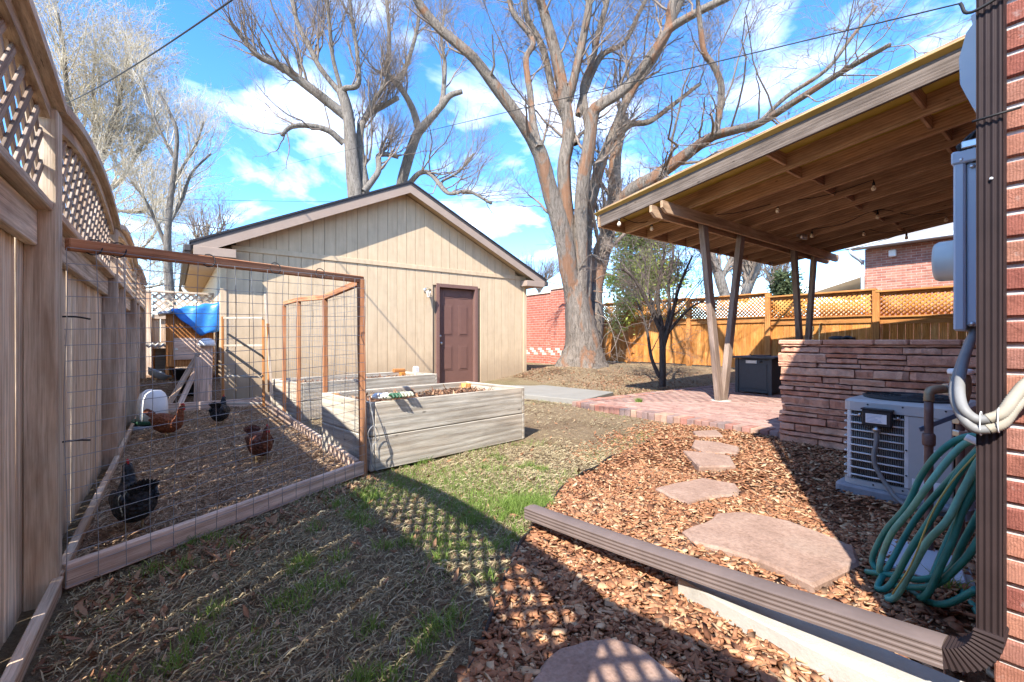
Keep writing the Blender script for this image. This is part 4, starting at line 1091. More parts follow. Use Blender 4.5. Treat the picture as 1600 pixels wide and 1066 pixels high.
box('rating_plate', (AX0 - .003, .62, .345), (AX0 - .0005, .70, .385), M_['white'], ac, ch=.0005)
box('data_label', (AX0 - .003, .60, .125), (AX0 - .0005, .755, .19), M_['white'], ac, ch=.0005)
# disconnect box with label and whip conduit
db = box('junction_box', (AX0 - .055, .845, .495), (AX0 - .012, 1.0, .60), M_['black'], ac, ch=.006)
box('box_lid', (AX0 - .06, .84, .598), (AX0 - .006, 1.005, .608), M_['black'], db)
lb = box('label', (AX0 - .0575, .868, .515), (AX0 - .0545, .978, .575), M_['white'], db, ch=.0005)
for k in range(6):
    w = random.uniform(.04, .09)
    box('label_print', (AX0 - .0588, .973 - w, .522 + k * .009), (AX0 - .0572, .973, .526 + k * .009), M_['grey_box'], db, ch=.0002)
lathe('connector', [(.022, -.03), (.022, -.012), (.016, -.01), (.016, .003)], M_['steel'], Matrix.Translation((AX0 - .033, .925, .493)), ac, sides=10)
tube('whip_conduit', [(AX0 - .033, .925, .47), (AX0 - .036, .925, .40), (AX0 - .05, .935, .30), (AX0 - .05, .92, .22), (AX0 - .06, .86, .12), (AX0 - .10, .79, .055), (AX0 - .11, .70, .04), (AX0 - .02, .55, .05), (AX0 + .2, .40, .06)], .0135, M_['conduit'], ac, sides=8, n=60)
for s in (-1, 1): lathe('wing_bolt', [(.008, 0), (.012, .006), (.005, .012)], M_['steel'], Matrix.Translation((AX0 - .006, .922 + s * .10, .555)) @ Matrix.Rotation(R_(-90), 4, 'Y'), ac, sides=8)

# ------------------------------------------------------------------ backflow preventer (irrigation pipes)
bp = thing('irrigation_backflow_pipe', (2.95, .53, 0), 'brown irrigation pipe with brass valve in front of the air conditioner', 'pipe')
tube('riser', [(2.95, .54, -.03), (2.95, .54, .40), (2.95, .54, .76)], .018, M_['copper'], bp, sides=10)
lathe('coupling', [(.024, 0), (.026, .01), (.026, .05), (.022, .06)], M_['copper'], Matrix.Translation((2.95, .54, .54)), bp, sides=8)
tube('elbow', [(2.95, .54, .755), (2.955, .538, .80), (2.975, .522, .812), (3.01, .498, .815)], .021, M_['brass'], bp, sides=10)
lathe('union_nut', [(.028, -.018), (.031, -.01), (.031, .01), (.028, .018)], M_['steel'], Matrix.Translation((3.03, .482, .815)) @ Vector((1, -.75, 0)).to_track_quat('Z', 'Y').to_matrix().to_4x4(), bp, sides=6, smooth=False)
lathe('valve_body', [(.022, -.10), (.034, -.07), (.040, -.02), (.040, .03), (.035, .05), (.003, .055)], M_['brass'], Matrix.Translation((3.075, .448, .835)), bp, sides=14)
lathe('valve_cap', [(.046, 0), (.048, .008), (.048, .02), (.04, .026), (.003, .028)], M_['white'], Matrix.Translation((3.075, .448, .888)), bp, sides=16)
tube('outlet_pipe', [(3.075, .448, .74), (3.075, .448, .5), (3.075, .448, -.02)], .017, M_['copper'], bp, sides=10)
for zz in (.60, .66): lathe('hex_nut', [(.028, -.014), (.03, -.01), (.03, .01), (.028, .014)], M_['steel'], Matrix.Translation((3.075, .448, zz)), bp, sides=6, smooth=False)
board('lever', (3.055, .452, .69), (2.93, .57, .615), .022, .006, M_['blue_grip'], bp, ch=.002)
board('lever_arm', (3.075, .44, .70), (3.02, .487, .667), .02, .005, M_['steel'], bp, side=(0, .2, 1), ch=.001)
# valve box lid
vb = thing('valve_box_lid', (2.8, .55, 0), 'grey plastic valve box lid in the bark under the hose', 'valve box')
prism('lid', [(2.63, .66), (2.95, .70), (3.0, .62), (2.95, .43), (2.68, .37), (2.60, .44)], .0, .035, M_['grey_box'], vb, ch=.008)
prism('rim', [(2.60, .69), (2.98, .73), (3.03, .62), (2.98, .41), (2.67, .34), (2.57, .42)], -.02, .018, M_['conduit'], vb)

# ------------------------------------------------------------------ meter boxes on the house wall
mb = thing('electric_meter_box', (2.35, .2, 1.4), 'tall blue grey electric meter box beside the brown downspout', 'meter box')
box('enclosure', (2.16, HY, 1.10), (2.56, .300, 1.655), M_['grey_box'], mb, ch=.006)
box('front_cover', (2.15, .301, 1.085), (2.57, .331, 1.66), M_['grey_box'], mb, ch=.006)
box('hood', (2.145, HY, 1.656), (2.575, .336, 1.70), M_['grey_box'], mb, ch=.005)
for yy, zz in ((.31, 1.668), (.2, 1.668), (.285, 1.64), (.27, 1.632), (.31, 1.11), (.285, 1.108)): lathe('screw', [(.008, 0), (.006, .005), (.001, .006)], M_['steel'], Matrix.Translation((2.150 if zz > 1.65 else 2.157, yy, zz)) @ Matrix.Rotation(R_(-90), 4, 'Y'), mb, sides=8)
for r in (.045, .03, .016): tube('knockout', [(2.158, .20 + r * math.cos(a), 1.19 + r * math.sin(a)) for a in np.linspace(0, 2 * math.pi, 17)], .0016, M_['grey_box'], mb, sides=5, n=33)
lathe('meter_cover', [(.085, 0), (.085, .02), (.078, .022), (.077, .075), (.07, .088), (.003, .092)], M_['meter'], Matrix.Translation((2.40, .331, 1.36)) @ Matrix.Rotation(R_(-90), 4, 'X'), mb, sides=28)
ub = thing('utility_cover', (2.3, .2, 1.95), 'pale grey rounded plastic utility cover high beside the downspout', 'utility box')
prof = [(HY, 1.80), (.26, 1.80), (.285, 1.84), (.315, 1.93), (.318, 2.02), (.30, 2.10), (.285, 2.12), (.29, 2.15), (HY, 2.19)]
n = len(prof); V = [(2.16, a, b) for a, b in prof] + [(2.46, a, b) for a, b in prof]
add('shell', py_mesh('shell', V, [list(range(n)), list(range(n, 2 * n))[::-1]] + [[(j + 1) % n, j, n + j, n + (j + 1) % n] for j in range(n)]), M_['grey_light'], ub)
prof = [(HY, 1.70), (.22, 1.70), (.255, 1.798), (HY, 1.798)]
V = [(2.17, a, b) for a, b in prof] + [(2.45, a, b) for a, b in prof]
add('skirt', py_mesh('skirt', V, [[0, 1, 2, 3], [7, 6, 5, 4]] + [[(j + 1) % 4, j, 4 + j, 4 + (j + 1) % 4] for j in range(4)]), M_['tan_plastic'], ub)
box('latch', (2.152, .215, 1.93), (2.162, .275, 1.95), M_['conduit'], ub)
cb = thing('black_cable_bundle', (2.2, .2, 1.68), 'loop of black cables hanging between the two utility boxes', 'cable')
for k in range(4):
    a = random.uniform(-.02, .02)
    tube('cable', [(2.18, .20 + a, 1.80), (2.155, .285 + a, 1.76 - .01 * k), (2.15, .31 + a, 1.71), (2.16, .26, 1.685 - .012 * k), (2.17, .19, 1.72 + a), (2.2, .15, 1.69)], .0055, M_['cord'], cb, sides=6)
rbox('connector', (2.155, .285, 1.715), (.03, .05, .025), M_['steel'], cb, ch=.003)
# flexible conduits from the meter box around the downspout
cnd = thing('flexible_conduit', (1.55, .2, .85), 'pair of dusty flexible conduits looping in front of the brown downspout', 'conduit')
for k in range(2):
    dz, dy = -.024 * k, .010 * k
    tube('conduit', [(2.22 + .05 * k, .285, 1.12), (2.15, .285 + dy, 1.06 + dz), (1.85, .262 + dy, .99 + dz), (1.66, .243 + dy, .935 + dz), (1.592, .228, .885 + dz), (1.585, .205, .858 + dz), (1.588, .18, .860 + dz)], .0115, M_['conduit'], cnd, sides=10, n=50)
    tube('corrugated_sleeve', [(1.588, .182, .860 + dz), (1.595, .160, .876 + dz), (1.615, .142, .915 + dz), (1.64, .12, .953 + dz), (1.665, .07, .985 + dz), (1.675, -.06, 1.01 + dz), (1.675, -.5, 1.03 + dz)], .0128, M_['conduit_dusty'], cnd, sides=12, n=110, rib=.075)
for yy, zz in ((.195, .843), (.165, .855)):
    tube('cable_tie', [(1.590 + .017 * math.cos(a), yy, zz + .004 + .029 * math.sin(a)) for a in np.linspace(0, 2 * math.pi, 13)], .0014, M_['white'], cnd, sides=5)

# ------------------------------------------------------------------ downspout
ds = thing('downspout', (1.6, .18, 0), 'brown ribbed downspout at the house corner with a long extension over the bark', 'downspout')
DX, DY0, DY1 = 1.612, .160, .2065
def ribbed(name, path, mat, w=.066, d=.048, ribs=4):
    pass
def downpipe(name, z0, z1):
    prof = []
    m = 25
    for k in range(m):
        u = k / (m - 1); yv = DY1 - (DY1 - DY0) * u
        prof.append((DX + .0018 * (1 + math.cos(u * 8 * math.pi)) * (1 if .04 < u < .96 else 0), yv))
    prof += [(DX + .062, DY0), (DX + .062, DY1)]
    n = len(prof); V = [(a, b, z0) for a, b in prof] + [(a, b, z1) for a, b in prof]
    return add(name, py_mesh(name, V, [list(range(n)), list(range(n, 2 * n))[::-1]] + [[(j + 1) % n, j, n + j, n + (j + 1) % n] for j in range(n)]), M_['downspout'], ds)
downpipe('pipe', .325, 3.85)
# crimped elbow turning out along the ground
m = 26; V = []; F = []
cz, cr = .10, .10
for i in range(m + 1):
    u = i / m; a = u * R_(82)
    p = Vector((DX + .033 + .02 * u, DY0 + .024 + 0.11 * (1 - math.cos(a)), .33 - .12 * math.sin(a)))
    tx = Vector((0, math.sin(a), -math.cos(a) * 1.2)).normalized(); side = Vector((1, 0, 0)); nn = tx.cross(side)
    s = 1.0 + (.07 if i % 2 else -.02)
    for (q, r) in ((-1, -1), (1, -1), (1, 1), (-1, 1)):
        V.append(p + side * .038 * q * s + nn * .026 * r * s)
for i in range(m):
    for j in range(4): F.append([i * 4 + j, i * 4 + (j + 1) % 4, i * 4 + 4 + (j + 1) % 4, i * 4 + 4 + j])
F += [[0, 1, 2, 3], [m * 4 + j for j in (3, 2, 1, 0)]]
add('elbow', py_mesh('elbow', V, F), M_['downspout'], ds)
# extension pipe with flutes, open at the far end
e0, e1 = Vector((1.665, .270, .213)), Vector((1.575, 1.93, .11))
ax = (e1 - e0).normalized(); sd_ = Vector((1, 0, 0)); up = sd_.cross(ax)
prof = []
for k in range(15): u = k / 14; prof.append((-.042 - .0 + (.0025 if k in (3, 4, 7, 8, 11, 12) else 0), -.028 + .056 * u))
for k in range(9): u = k / 8; prof.append((-.034 + .068 * u, .031 + .004 * math.sin(u * math.pi)))
prof += [(.042, .028), (.042, -.028)]
n = len(prof); V = []
for s in range(9):
    u = s / 8; p = e0.lerp(e1, u) + Vector((random.uniform(-.003, .003), 0, -.012 * math.sin(u * math.pi)))
    V += [p + sd_ * a + up * b for a, b in prof]
F = [[s * n + j, s * n + (j + 1) % n, (s + 1) * n + (j + 1) % n, (s + 1) * n + j] for s in range(8) for j in range(n)] + [list(range(n)), [8 * n + j for j in range(n)][::-1]]
add('extension', py_mesh('ext', V, F), M_['downspout_pale'], ds)
tube('cable_band', [(DX - .009, DY1 + .006, 1.60), (DX - .009, DY0 - .03, 1.603)], .003, M_['cord'], ds, n=2, sides=5)
tube('cable_band', [(1.622, .236, 1.92), (DX - .009, DY1 + .006, 1.875), (DX - .009, DY0 - .04, 1.90)], .004, M_['cord'], ds, sides=5)
lathe('rivet', [(.004, 0), (.003, .003), (.001, .004)], M_['white'], Matrix.Translation((DX - .001, .18, 1.45)) @ Matrix.Rotation(R_(-90), 4, 'Y'), ds, sides=8)
# pale splash strip under the extension
cs = prism('concrete_strip', [(1.615, -.2), (1.80, -.2), (1.76, 1.05), (1.64, 1.06), (1.62, .84), (1.605, .6)], -.04, .088, M_['concrete'], ch=.008,
      label='pale concrete strip in the bark under the downspout extension', cat='splash strip')

# ------------------------------------------------------------------ garden hose on its hanger
hs = thing('garden_hose', (2.3, .45, 0), 'green garden hose hanging in loose coils beside the downspout', 'hose')
box('hanger_plate', (2.12, HY, .60), (2.32, HY + .012, .80), M_['white'], hs)
tube('hanger_arm', [(2.22, HY + .01, .70), (2.22, .26, .695), (2.22, .31, .715)], .012, M_['white'], hs, sides=8)
STR = [
 ([(2.22, .22, .70), (2.27, .28, .715), (2.31, .34, .69), (2.33, .40, .62), (2.39, .46, .51), (2.41, .51, .37), (2.46, .59, .23), (2.48, .64, .09), (2.47, .62, .045), (2.50, .59, .03), (2.58, .52, .02)], 'hose'),
 ([(2.22, .21, .69), (2.25, .27, .70), (2.28, .32, .68), (2.28, .37, .60), (2.27, .42, .50), (2.32, .48, .38), (2.35, .54, .27), (2.39, .58, .16), (2.38, .59, .10), (2.42, .60, .03)], 'hose_pale'),
 ([(2.21, .20, .69), (2.22, .26, .69), (2.24, .32, .60), (2.25, .36, .50), (2.26, .41, .38), (2.27, .47, .24), (2.31, .52, .11), (2.31, .55, .05), (2.31, .58, .035), (2.36, .58, .06), (2.44, .57, .10), (2.52, .50, .30), (2.45, .36, .55), (2.32, .28, .68)], 'hose'),
 ([(2.20, .20, .69), (2.20, .26, .67), (2.20, .31, .54), (2.19, .35, .42), (2.21, .41, .31), (2.24, .47, .15), (2.25, .51, .05), (2.27, .54, .025), (2.36, .52, .03)], 'hose_pale'),
 ([(2.23, .21, .68), (2.23, .26, .62), (2.21, .31, .48), (2.21, .34, .35), (2.22, .37, .25), (2.25, .41, .12), (2.28, .44, .07), (2.35, .43, .10), (2.44, .38, .30), (2.42, .30, .52), (2.30, .26, .67)], 'hose'),
 ([(2.24, .22, .66), (2.32, .25, .55), (2.31, .33, .31), (2.33, .37, .19), (2.33, .45, .12), (2.37, .53, .09), (2.41, .63, .05), (2.48, .66, .02)], 'hose'),
 ([(2.21, .22, .55), (2.21, .28, .36), (2.23, .33, .25), (2.27, .40, .14), (2.32, .48, .08), (2.40, .56, .03)], 'hose'),
 ([(2.20, .28, .20), (2.24, .36, .10), (2.32, .43, .05), (2.45, .52, .02), (2.60, .58, .018), (2.70, .50, .018), (2.60, .38, .02), (2.40, .30, .03), (2.20, .26, .04)], 'hose')]
for pts, mt in STR: tube('coil', pts, .0118, M_[mt], hs, sides=9, n=90)
tube('yellow_stripe', [(2.19, .28, .665), (2.185, .34, .555), (2.18, .39, .43), (2.19, .45, .22), (2.215, .51, .075)], .0028, M_['hose_stripe'], hs, sides=6)

# ------------------------------------------------------------------ flagstones
FS = {
 'small flat pink flagstone closest to the brick patio': [(4.68, 2.84), (4.96, 2.72), (4.70, 2.50), (4.47, 2.66)],
 'pink flagstone second from the brick patio': [(4.24, 2.56), (4.34, 2.36), (4.31, 2.14), (4.04, 2.02), (3.86, 2.22), (4.0, 2.44)],
 'pink flagstone third from the brick patio with pointed corner': [(3.76, 2.38), (3.92, 2.02), (3.64, 1.83), (3.38, 2.0)],
 'six sided pink flagstone between the small stones and the largest slab': [(2.68, 1.91), (2.91, 1.89), (3.16, 1.84), (3.22, 1.62), (3.11, 1.53), (2.98, 1.50), (2.82, 1.58), (2.58, 1.60), (2.62, 1.75)],
 'largest pink flagstone slab beside the downspout extension': [(2.17, 1.38), (2.36, 1.37), (2.55, 1.40), (2.70, 1.32), (2.77, 1.09), (2.68, .76), (2.5, .69), (2.12, .74), (2.16, .95), (2.09, 1.27)],
 'rounded pink flagstone at the bottom edge under lattice shadow': [(.82, 1.03), (.93, 1.08), (1.02, 1.10), (1.12, 1.075), (1.20, 1.03), (1.24, .95), (1.23, .86), (1.22, .77), (1.09, .70), (.88, .78), (.79, .92)]}
for lab, poly in FS.items():
    P = []
    n = len(poly)
    for i in range(n):
        a, b = np.array(poly[i]), np.array(poly[(i + 1) % n])
        P.append(a); mid = (a + b) / 2; d = b - a; P.append(mid + np.array([-d[1], d[0]]) * random.uniform(-.05, .05))
    zz = float(gz(*np.mean(poly, axis=0)))
    o = prism('flagstone', [tuple(p) for p in P], zz - .03, zz + .055, M_['flagstone'], ch=.012, label=lab, cat='flagstone', group='stepping stones in the bark')
# landscape edging strip
ed = []
E2 = np.array(EDGE); P = smooth_path(np.column_stack([E2, gz(E2[:, 0], E2[:, 1])]), 60)
V = []; F = []
for i, p in enumerate(P):
    d = P[min(i + 1, 59)] - P[max(i - 1, 0)]; nrm = np.array([-d[1], d[0], 0]); nrm /= np.linalg.norm(nrm)
    zt_ = .034 + .010 * math.sin(i * .9)
    for (a, b) in ((-.004, -.05), (.004, -.05), (.005, zt_), (0, zt_ + .006), (-.005, zt_)): V.append(p + nrm * a + np.array([0, 0, b]))
for i in range(59):
    for j in range(5): F.append([i * 5 + j, i * 5 + (j + 1) % 5, i * 5 + 5 + (j + 1) % 5, i * 5 + 5 + j])
F += [[0, 1, 2, 3, 4], [295 + j for j in (4, 3, 2, 1, 0)]]
add('lawn_edging', py_mesh('edging', V, F), M_['edging'], label='thin black plastic edging between lawn and bark', cat='edging')
# ------------------------------------------------------------------ raised beds
def raised_bed(A, rot, Lx, Ly, H, label, boards=2):
    r = thing('raised_bed', (A[0], A[1], 0), label, 'raised bed', 'raised beds by the garage', rz=rot)
    M = Matrix.Translation((A[0], A[1], 0)) @ Matrix.Rotation(rot, 4, 'Z')
    def b(name, p0, p1, w, t, m=M_['bed_board'], side=(0, 0, 1)):
        return board(name, M @ Vector(p0), M @ Vector(p1), w, t, m, r, side=(M.to_3x3() @ Vector(side)), ch=.005)
    bh = (H - .0) / boards
    for k in range(boards):
        zc = bh * k + bh / 2 + random.uniform(-.002, .002)
        w = bh - .007
        b('side_board', (.042, .019, zc), (Lx - .002, .019, zc), w, .038)
        b('side_board', (.042, Ly - .019, zc), (Lx - .002, Ly - .019, zc), w, .038)
        b('end_board', (.019, 0, zc), (.019, Ly, zc), w, .038)
        b('end_board', (Lx + .019, 0, zc), (Lx + .019, Ly, zc), w, .038)
    for (x, y) in ((.085, .085), (Lx - .05, .085), (.085, Ly - .085), (Lx - .05, Ly - .085)):
        b('corner_post', (x, y, 0), (x, y, H - .015), .085, .085, M_['cedar'], side=(1, 0, 0))
    # soil surface
    nx, ny = 26, 14
    X, Y = np.meshgrid(np.linspace(.04, Lx - .002, nx), np.linspace(.04, Ly - .04, ny), indexing='ij')
    Z = H - .085 + .018 * np.sin(X * 5) * np.cos(Y * 7) + RNG.normal(0, .004, X.shape)
    V = np.stack([X, Y, Z], -1).reshape(-1, 3); i, j = np.meshgrid(np.arange(nx - 1), np.arange(ny - 1), indexing='ij')
    F = np.stack([i * ny + j, (i + 1) * ny + j, (i + 1) * ny + j + 1, i * ny + j + 1], -1).reshape(-1, 4)
    add('soil', np_mesh('soil', V, F), M_['soil'], r, M, smooth=True)
    n = 900
    lv = litter(np.column_stack([RNG.uniform(.05, Lx - .03, n), RNG.uniform(.05, Ly - .05, n), np.full(n, H - .075)]), .012, .03, .5)
    add('leaf_litter', lv, M_['leaves'], r, M, kind='stuff')
    return r
def litter(P, s0, s1, tilt):
    """bent diamond leaves"""
    n = len(P); L = RNG.uniform(s0, s1, n); Wd = L * RNG.uniform(.35, .8, n); a = RNG.uniform(0, 2 * np.pi, n)
    u = np.stack([np.cos(a), np.sin(a), RNG.normal(0, tilt, n)], -1); v = np.stack([-np.sin(a), np.cos(a), RNG.normal(0, tilt, n)], -1)
    up = np.array([0, 0, 1.0])
    c = P + up * (np.abs(u[:, 2]) * L + .003)[:, None]
    V = np.stack([c - u * L[:, None], c + v * (Wd * .6)[:, None], c + u * L[:, None] + up * (L * RNG.uniform(0, .5, n))[:, None], c - v * (Wd * .6)[:, None], c - up * (L * .2)[:, None]], 1)
    b = (np.arange(n) * 5)[:, None]
    F = np.concatenate([b + np.array([[0, 1, 4]]), b + np.array([[1, 2, 4]]), b + np.array([[2, 3, 4]]), b + np.array([[3, 0, 4]])])
    return np_mesh('litter', V.reshape(-1, 3), F)
def strands(P, l0, l1, w, tilt, curve=.25):
    n = len(P); L = RNG.uniform(l0, l1, n); a = RNG.uniform(0, 2 * np.pi, n); el = np.abs(RNG.normal(0, tilt, n))
    u = np.stack([np.cos(a) * np.cos(el), np.sin(a) * np.cos(el), np.sin(el)], -1); s = np.stack([-np.sin(a), np.cos(a), np.zeros(n)], -1)
    bend = RNG.normal(0, curve, n)[:, None] * L[:, None] * s; wv = s * (w * RNG.uniform(.6, 1.4, n))[:, None]
    up = np.array([0, 0, 1.0]) * (RNG.uniform(.002, .012, n))[:, None]
    p0 = P + up * .3; p1 = P + u * (L * .5)[:, None] + up + bend * .5; p2 = P + u * L[:, None] + up * .2 + bend
    V = np.stack([p0 - wv, p0 + wv, p1 - wv, p1 + wv + up * .4, p2], 1); b = (np.arange(n) * 5)[:, None]
    return np_mesh('strands', V.reshape(-1, 3), [np.concatenate([b + np.array([[0, 1, 3, 2]])]), b + np.array([[2, 3, 4]])])
def blades(P, h0, h1, w, lean=.35):
    n = len(P); Hh = RNG.uniform(h0, h1, n); a = RNG.uniform(0, 2 * np.pi, n); s = np.stack([np.cos(a), np.sin(a), np.zeros(n)], -1)
    l = np.stack([-np.sin(a), np.cos(a), np.zeros(n)], -1) * (Hh * RNG.normal(0, lean, n))[:, None] + s * (Hh * RNG.normal(0, lean, n))[:, None]
    up = np.array([0, 0, 1.0]) * Hh[:, None]; wv = s * (w * RNG.uniform(.7, 1.3, n))[:, None]
    V = np.stack([P - wv, P + wv, P + up * .55 + l * .35 - wv * .8, P + up * .55 + l * .35 + wv * .8, P + up * .95 + l], 1); b = (np.arange(n) * 5)[:, None]
    return np_mesh('blades', V.reshape(-1, 3), [b + np.array([[0, 1, 3, 2]]), b + np.array([[2, 3, 4]])])
def chips(P, l0, l1, tilt=.28):
    n = len(P); L = l0 + (l1 - l0) * RNG.beta(1.1, 2.7, n); Wd = L * RNG.uniform(.25, .72, n); T = RNG.uniform(.003, .009, n)
    sp = RNG.random(n) < .1; Wd = np.where(sp, .006, Wd); L = np.where(sp, L * 1.6, L)
    a = RNG.uniform(0, 2 * np.pi, n); p1 = RNG.normal(0, tilt, n); p2 = RNG.normal(0, tilt, n)
    u = np.stack([np.cos(a), np.sin(a), p1], -1); u /= np.linalg.norm(u, axis=1, keepdims=True)
    v0 = np.stack([-np.sin(a), np.cos(a), p2], -1); w = np.cross(u, v0); w /= np.linalg.norm(w, axis=1, keepdims=True); v = np.cross(w, u)
    cu = np.array([[x, y, z] for x in (-.5, .5) for y in (-.5, .5) for z in (-.5, .5)])
    J = cu[None] * (1 + RNG.uniform(-.45, .25, (n, 8, 3)) * np.array([1, 1.2, .6]))
    V = P[:, None, :] + J[:, :, 0:1] * (u * L[:, None])[:, None] + J[:, :, 1:2] * (v * Wd[:, None])[:, None] + J[:, :, 2:3] * (w * T[:, None])[:, None]
    cf = np.array([[0, 1, 3, 2], [4, 6, 7, 5], [0, 4, 5, 1], [2, 3, 7, 6], [0, 2, 6, 4], [1, 5, 7, 3]])
    F = (np.arange(n) * 8)[:, None, None] + cf[None]
    return np_mesh('chips', V.reshape(-1, 3), F.reshape(-1, 4))
raised_bed((1.26, 3.56), R_(7.4), 1.73, .98, .56, 'long silvery timber raised bed at the run corner, nearest the lawn')
raised_bed((1.33, 6.42), R_(11), 2.24, .98, .50, 'silvery timber raised bed standing against the garage by the door')
# seed bag on the near bed corner
sb = thing('garden_gloves', (1.45, 3.60, .56), 'pale green and white garden gloves on the near raised bed corner', 'gloves')
for k, (dx, dy, m) in enumerate(((.0, .0, 'glove'), (.12, .03, 'glove'), (-.08, .06, 'white'))):
    lathe('glove', [(.02, 0), (.05, .006), (.058, .02), (.045, .038), (.025, .05), (.003, .054)], M_[m], Matrix.Translation((1.45 + dx, 3.62 + dy, .565)) @ Matrix.Rotation(k * 1.1, 4, 'Z') @ Matrix.Diagonal((1.2, .7, 1, 1)), sb, sides=10)
    for f in range(3): tube('finger', [(1.45 + dx + .02 * f - .02, 3.60 + dy, .60), (1.46 + dx + .03 * f - .02, 3.56 + dy, .61), (1.47 + dx + .03 * f - .02, 3.535 + dy, .585)], .012, M_['green_plastic' if k == 0 else m], sb, sides=6)
wb = box('wood_block', (3.05, 7.43, .505), (3.25, 7.53, .565), M_['coop'], label='short orange wood block on the rim of the far raised bed', cat='block')
wp = prism('white_plant_marker', [(3.42, 7.40), (3.50, 7.42), (3.49, 7.50), (3.41, 7.48)], .42, .60, M_['white'], ch=.02, label='white plastic marker at the far bed corner by the door', cat='marker')

# ------------------------------------------------------------------ chicken run
cr = thing('chicken_run', (1.2, 3.55, 0), 'chicken run of red brown timber frame and welded wire mesh', 'chicken run')
PA, PB = Vector((-.36, 2.66, 0)), Vector((1.2, 3.55, 0))
board('post', (1.2, 3.55, -.05), (1.2, 3.62, 1.545), .05, .045, M_['run_frame'], cr, side=(1, 0, 0))
board('top_rail', (PA.x, PA.y, 1.46), (1.22, 3.64, 1.545), .052, .042, M_['run_frame'], cr)
for y, h in ((4.67, 1.50), (5.85, 1.55), (6.72, 1.56)):
    board('post', (1.2, y, 0), (1.2, y, h - .03), .045, .04, M_['run_frame'], cr, side=(0, 1, 0))
for (ya, za), (yb, zb) in (((3.64, 1.52), (4.67, 1.485)), ((4.67, 1.485), (5.85, 1.545)), ((5.85, 1.545), (6.74, 1.56))):
    board('side_rail', (1.2, ya + .02, za), (1.2, yb - .02, zb), .05, .036, M_['run_frame'], cr)
board('base_board', (PA.x - .01, PA.y, .055), (1.19, 3.545, .055), .105, .038, M_['pale_board'], cr)
board('base_board', (1.17, 3.60, .055), (1.17, 8.22, .055), .10, .038, M_['pale_board'], cr)
board('base_board', (-.38, 8.27, .07), (1.15, 8.27, .07), .13, .038, M_['pale_board'], cr)
def wire_panel(name, a, b, z0a, z0b, z1a, z1b, dv, dh, r=.0015, sag=.006):
    a, b = np.array(a), np.array(b); L = np.linalg.norm(b - a); P = []; nv = int(L / dv); k = 14
    for i in range(nv + 1):
        u = i / nv; p = a + (b - a) * u; z0 = z0a + (z0b - z0a) * u; z1 = z1a + (z1b - z1a) * u
        s = np.linspace(0, 1, k); w = sag * np.sin(s * 9 + i)
        P.append(np.column_stack([p[0] + w, p[1] - w, z0 + (z1 - z0) * s]))
    nh = int((z1a - z0a) / dh)
    for i in range(nh + 1):
        v = i / nh; s = np.linspace(0, 1, k); q = a[None] + (b - a)[None] * s[:, None]
        za = z0a + (z1a - z0a) * v; zb = z0b + (z1b - z0b) * v; w = sag * np.sin(s * 7 + i * .7)
        P.append(np.column_stack([q[:, 0] + w, q[:, 1] - w, za + (zb - za) * s + w * .5]))
    P = np.array(P); V, F = tubes_np(P, np.full(P.shape[:2], r), 4)
    return add(name, np_mesh(name, V, F), M_['wire'], cr, kind='stuff')
wire_panel('wire_mesh', (PA.x, PA.y - .03), (1.2, 3.52), .02, .02, 1.44, 1.53, .105, .066)
wire_panel('wire_mesh', (1.225, 3.6), (1.225, 6.74), .03, .03, 1.50, 1.55, .105, .066, .0013)
for zz in (1.45,):
    for u in (.05, .10, .33, .56, .76):
        p = PA.lerp(PB, u)
        tube('wire_tie', [(p.x + .03 * math.cos(t), p.y + .03 * math.sin(t) * .6, zz + .01 + u * .085 + .036 * math.sin(t)) for t in np.linspace(0, 6.28, 11)], .003, M_['cord'], cr, sides=5)
for zz in (1.15, .62): tube('wire_tie', [(-.42, 2.66, zz), (-.34, 2.67, zz + .004), (-.29, 2.69, zz - .004)], .004, M_['cord'], cr, sides=5)
# loose coil of wire at the post foot
tube('wire_tie', [(1.23, 3.5, .03), (1.25, 3.52, .2), (1.22, 3.5, .33), (1.27, 3.5, .38), (1.31, 3.5, .28), (1.25, 3.49, .22), (1.3, 3.48, .12), (1.26, 3.5, .42), (1.24, 3.54, .62)], .003, M_['wire'], cr, sides=5)
tube('wire_tie', [(1.25, 3.5, .5), (1.27, 3.48, .3), (1.24, 3.48, .1), (1.29, 3.47, .02)], .003, M_['wire'], cr, sides=5)

# gate panel leaning between run and garage
gp = thing('wire_gate_panel', (.75, 8.0, 0), 'narrow wooden gate frame with chicken wire leaning by the garage', 'gate')
def gb(n, p, q, w=.035, t=.03, m='coop'): return board(n, p, q, w, t, M_[m], gp, side=(1, 0, 0))
gb('stile', (.60, 8.05, .05), (.60, 8.12, 1.42)); gb('stile', (1.10, 7.75, .05), (1.10, 7.80, 1.38))
for z, z2 in ((1.40, 1.40), (.98, .98), (.52, .50), (.1, .1)): board('rail', (.61, 8.1, z), (1.09, 7.78, z2), .03, .025, M_['bed_board'], gp)
items = []
a, b = Vector((.62, 8.10, 0)), Vector((.74, 8.02, 0))
for i in range(8):
    p = a.lerp(b, i / 7)
    for z in np.arange(.5, 1.38, .025):
        items.append((frame((p.x, p.y, z), (p.x + (.012 if int(z * 40) % 2 else -.012), p.y, z + .025), (0, 1, 0)), (.028, .002, .002)))
join_boxes('chicken_wire', items, M_['wire'], gp, kind='stuff')
board('brace', (.66, 8.05, 1.16), (1.08, 7.74, .82), .03, .02, M_['black'], gp); board('brace', (.64, 8.05, .92), (1.06, 7.74, .54), .04, .02, M_['black'], gp)
st = thing('wooden_stake', (1.12, 7.2, 0), 'thin wooden stake standing upright inside the run', 'stake')
board('stick', (1.14, 7.2, 0), (1.05, 7.28, 1.72), .035, .03, M_['fence_trim'], st, side=(1, 0, 0))
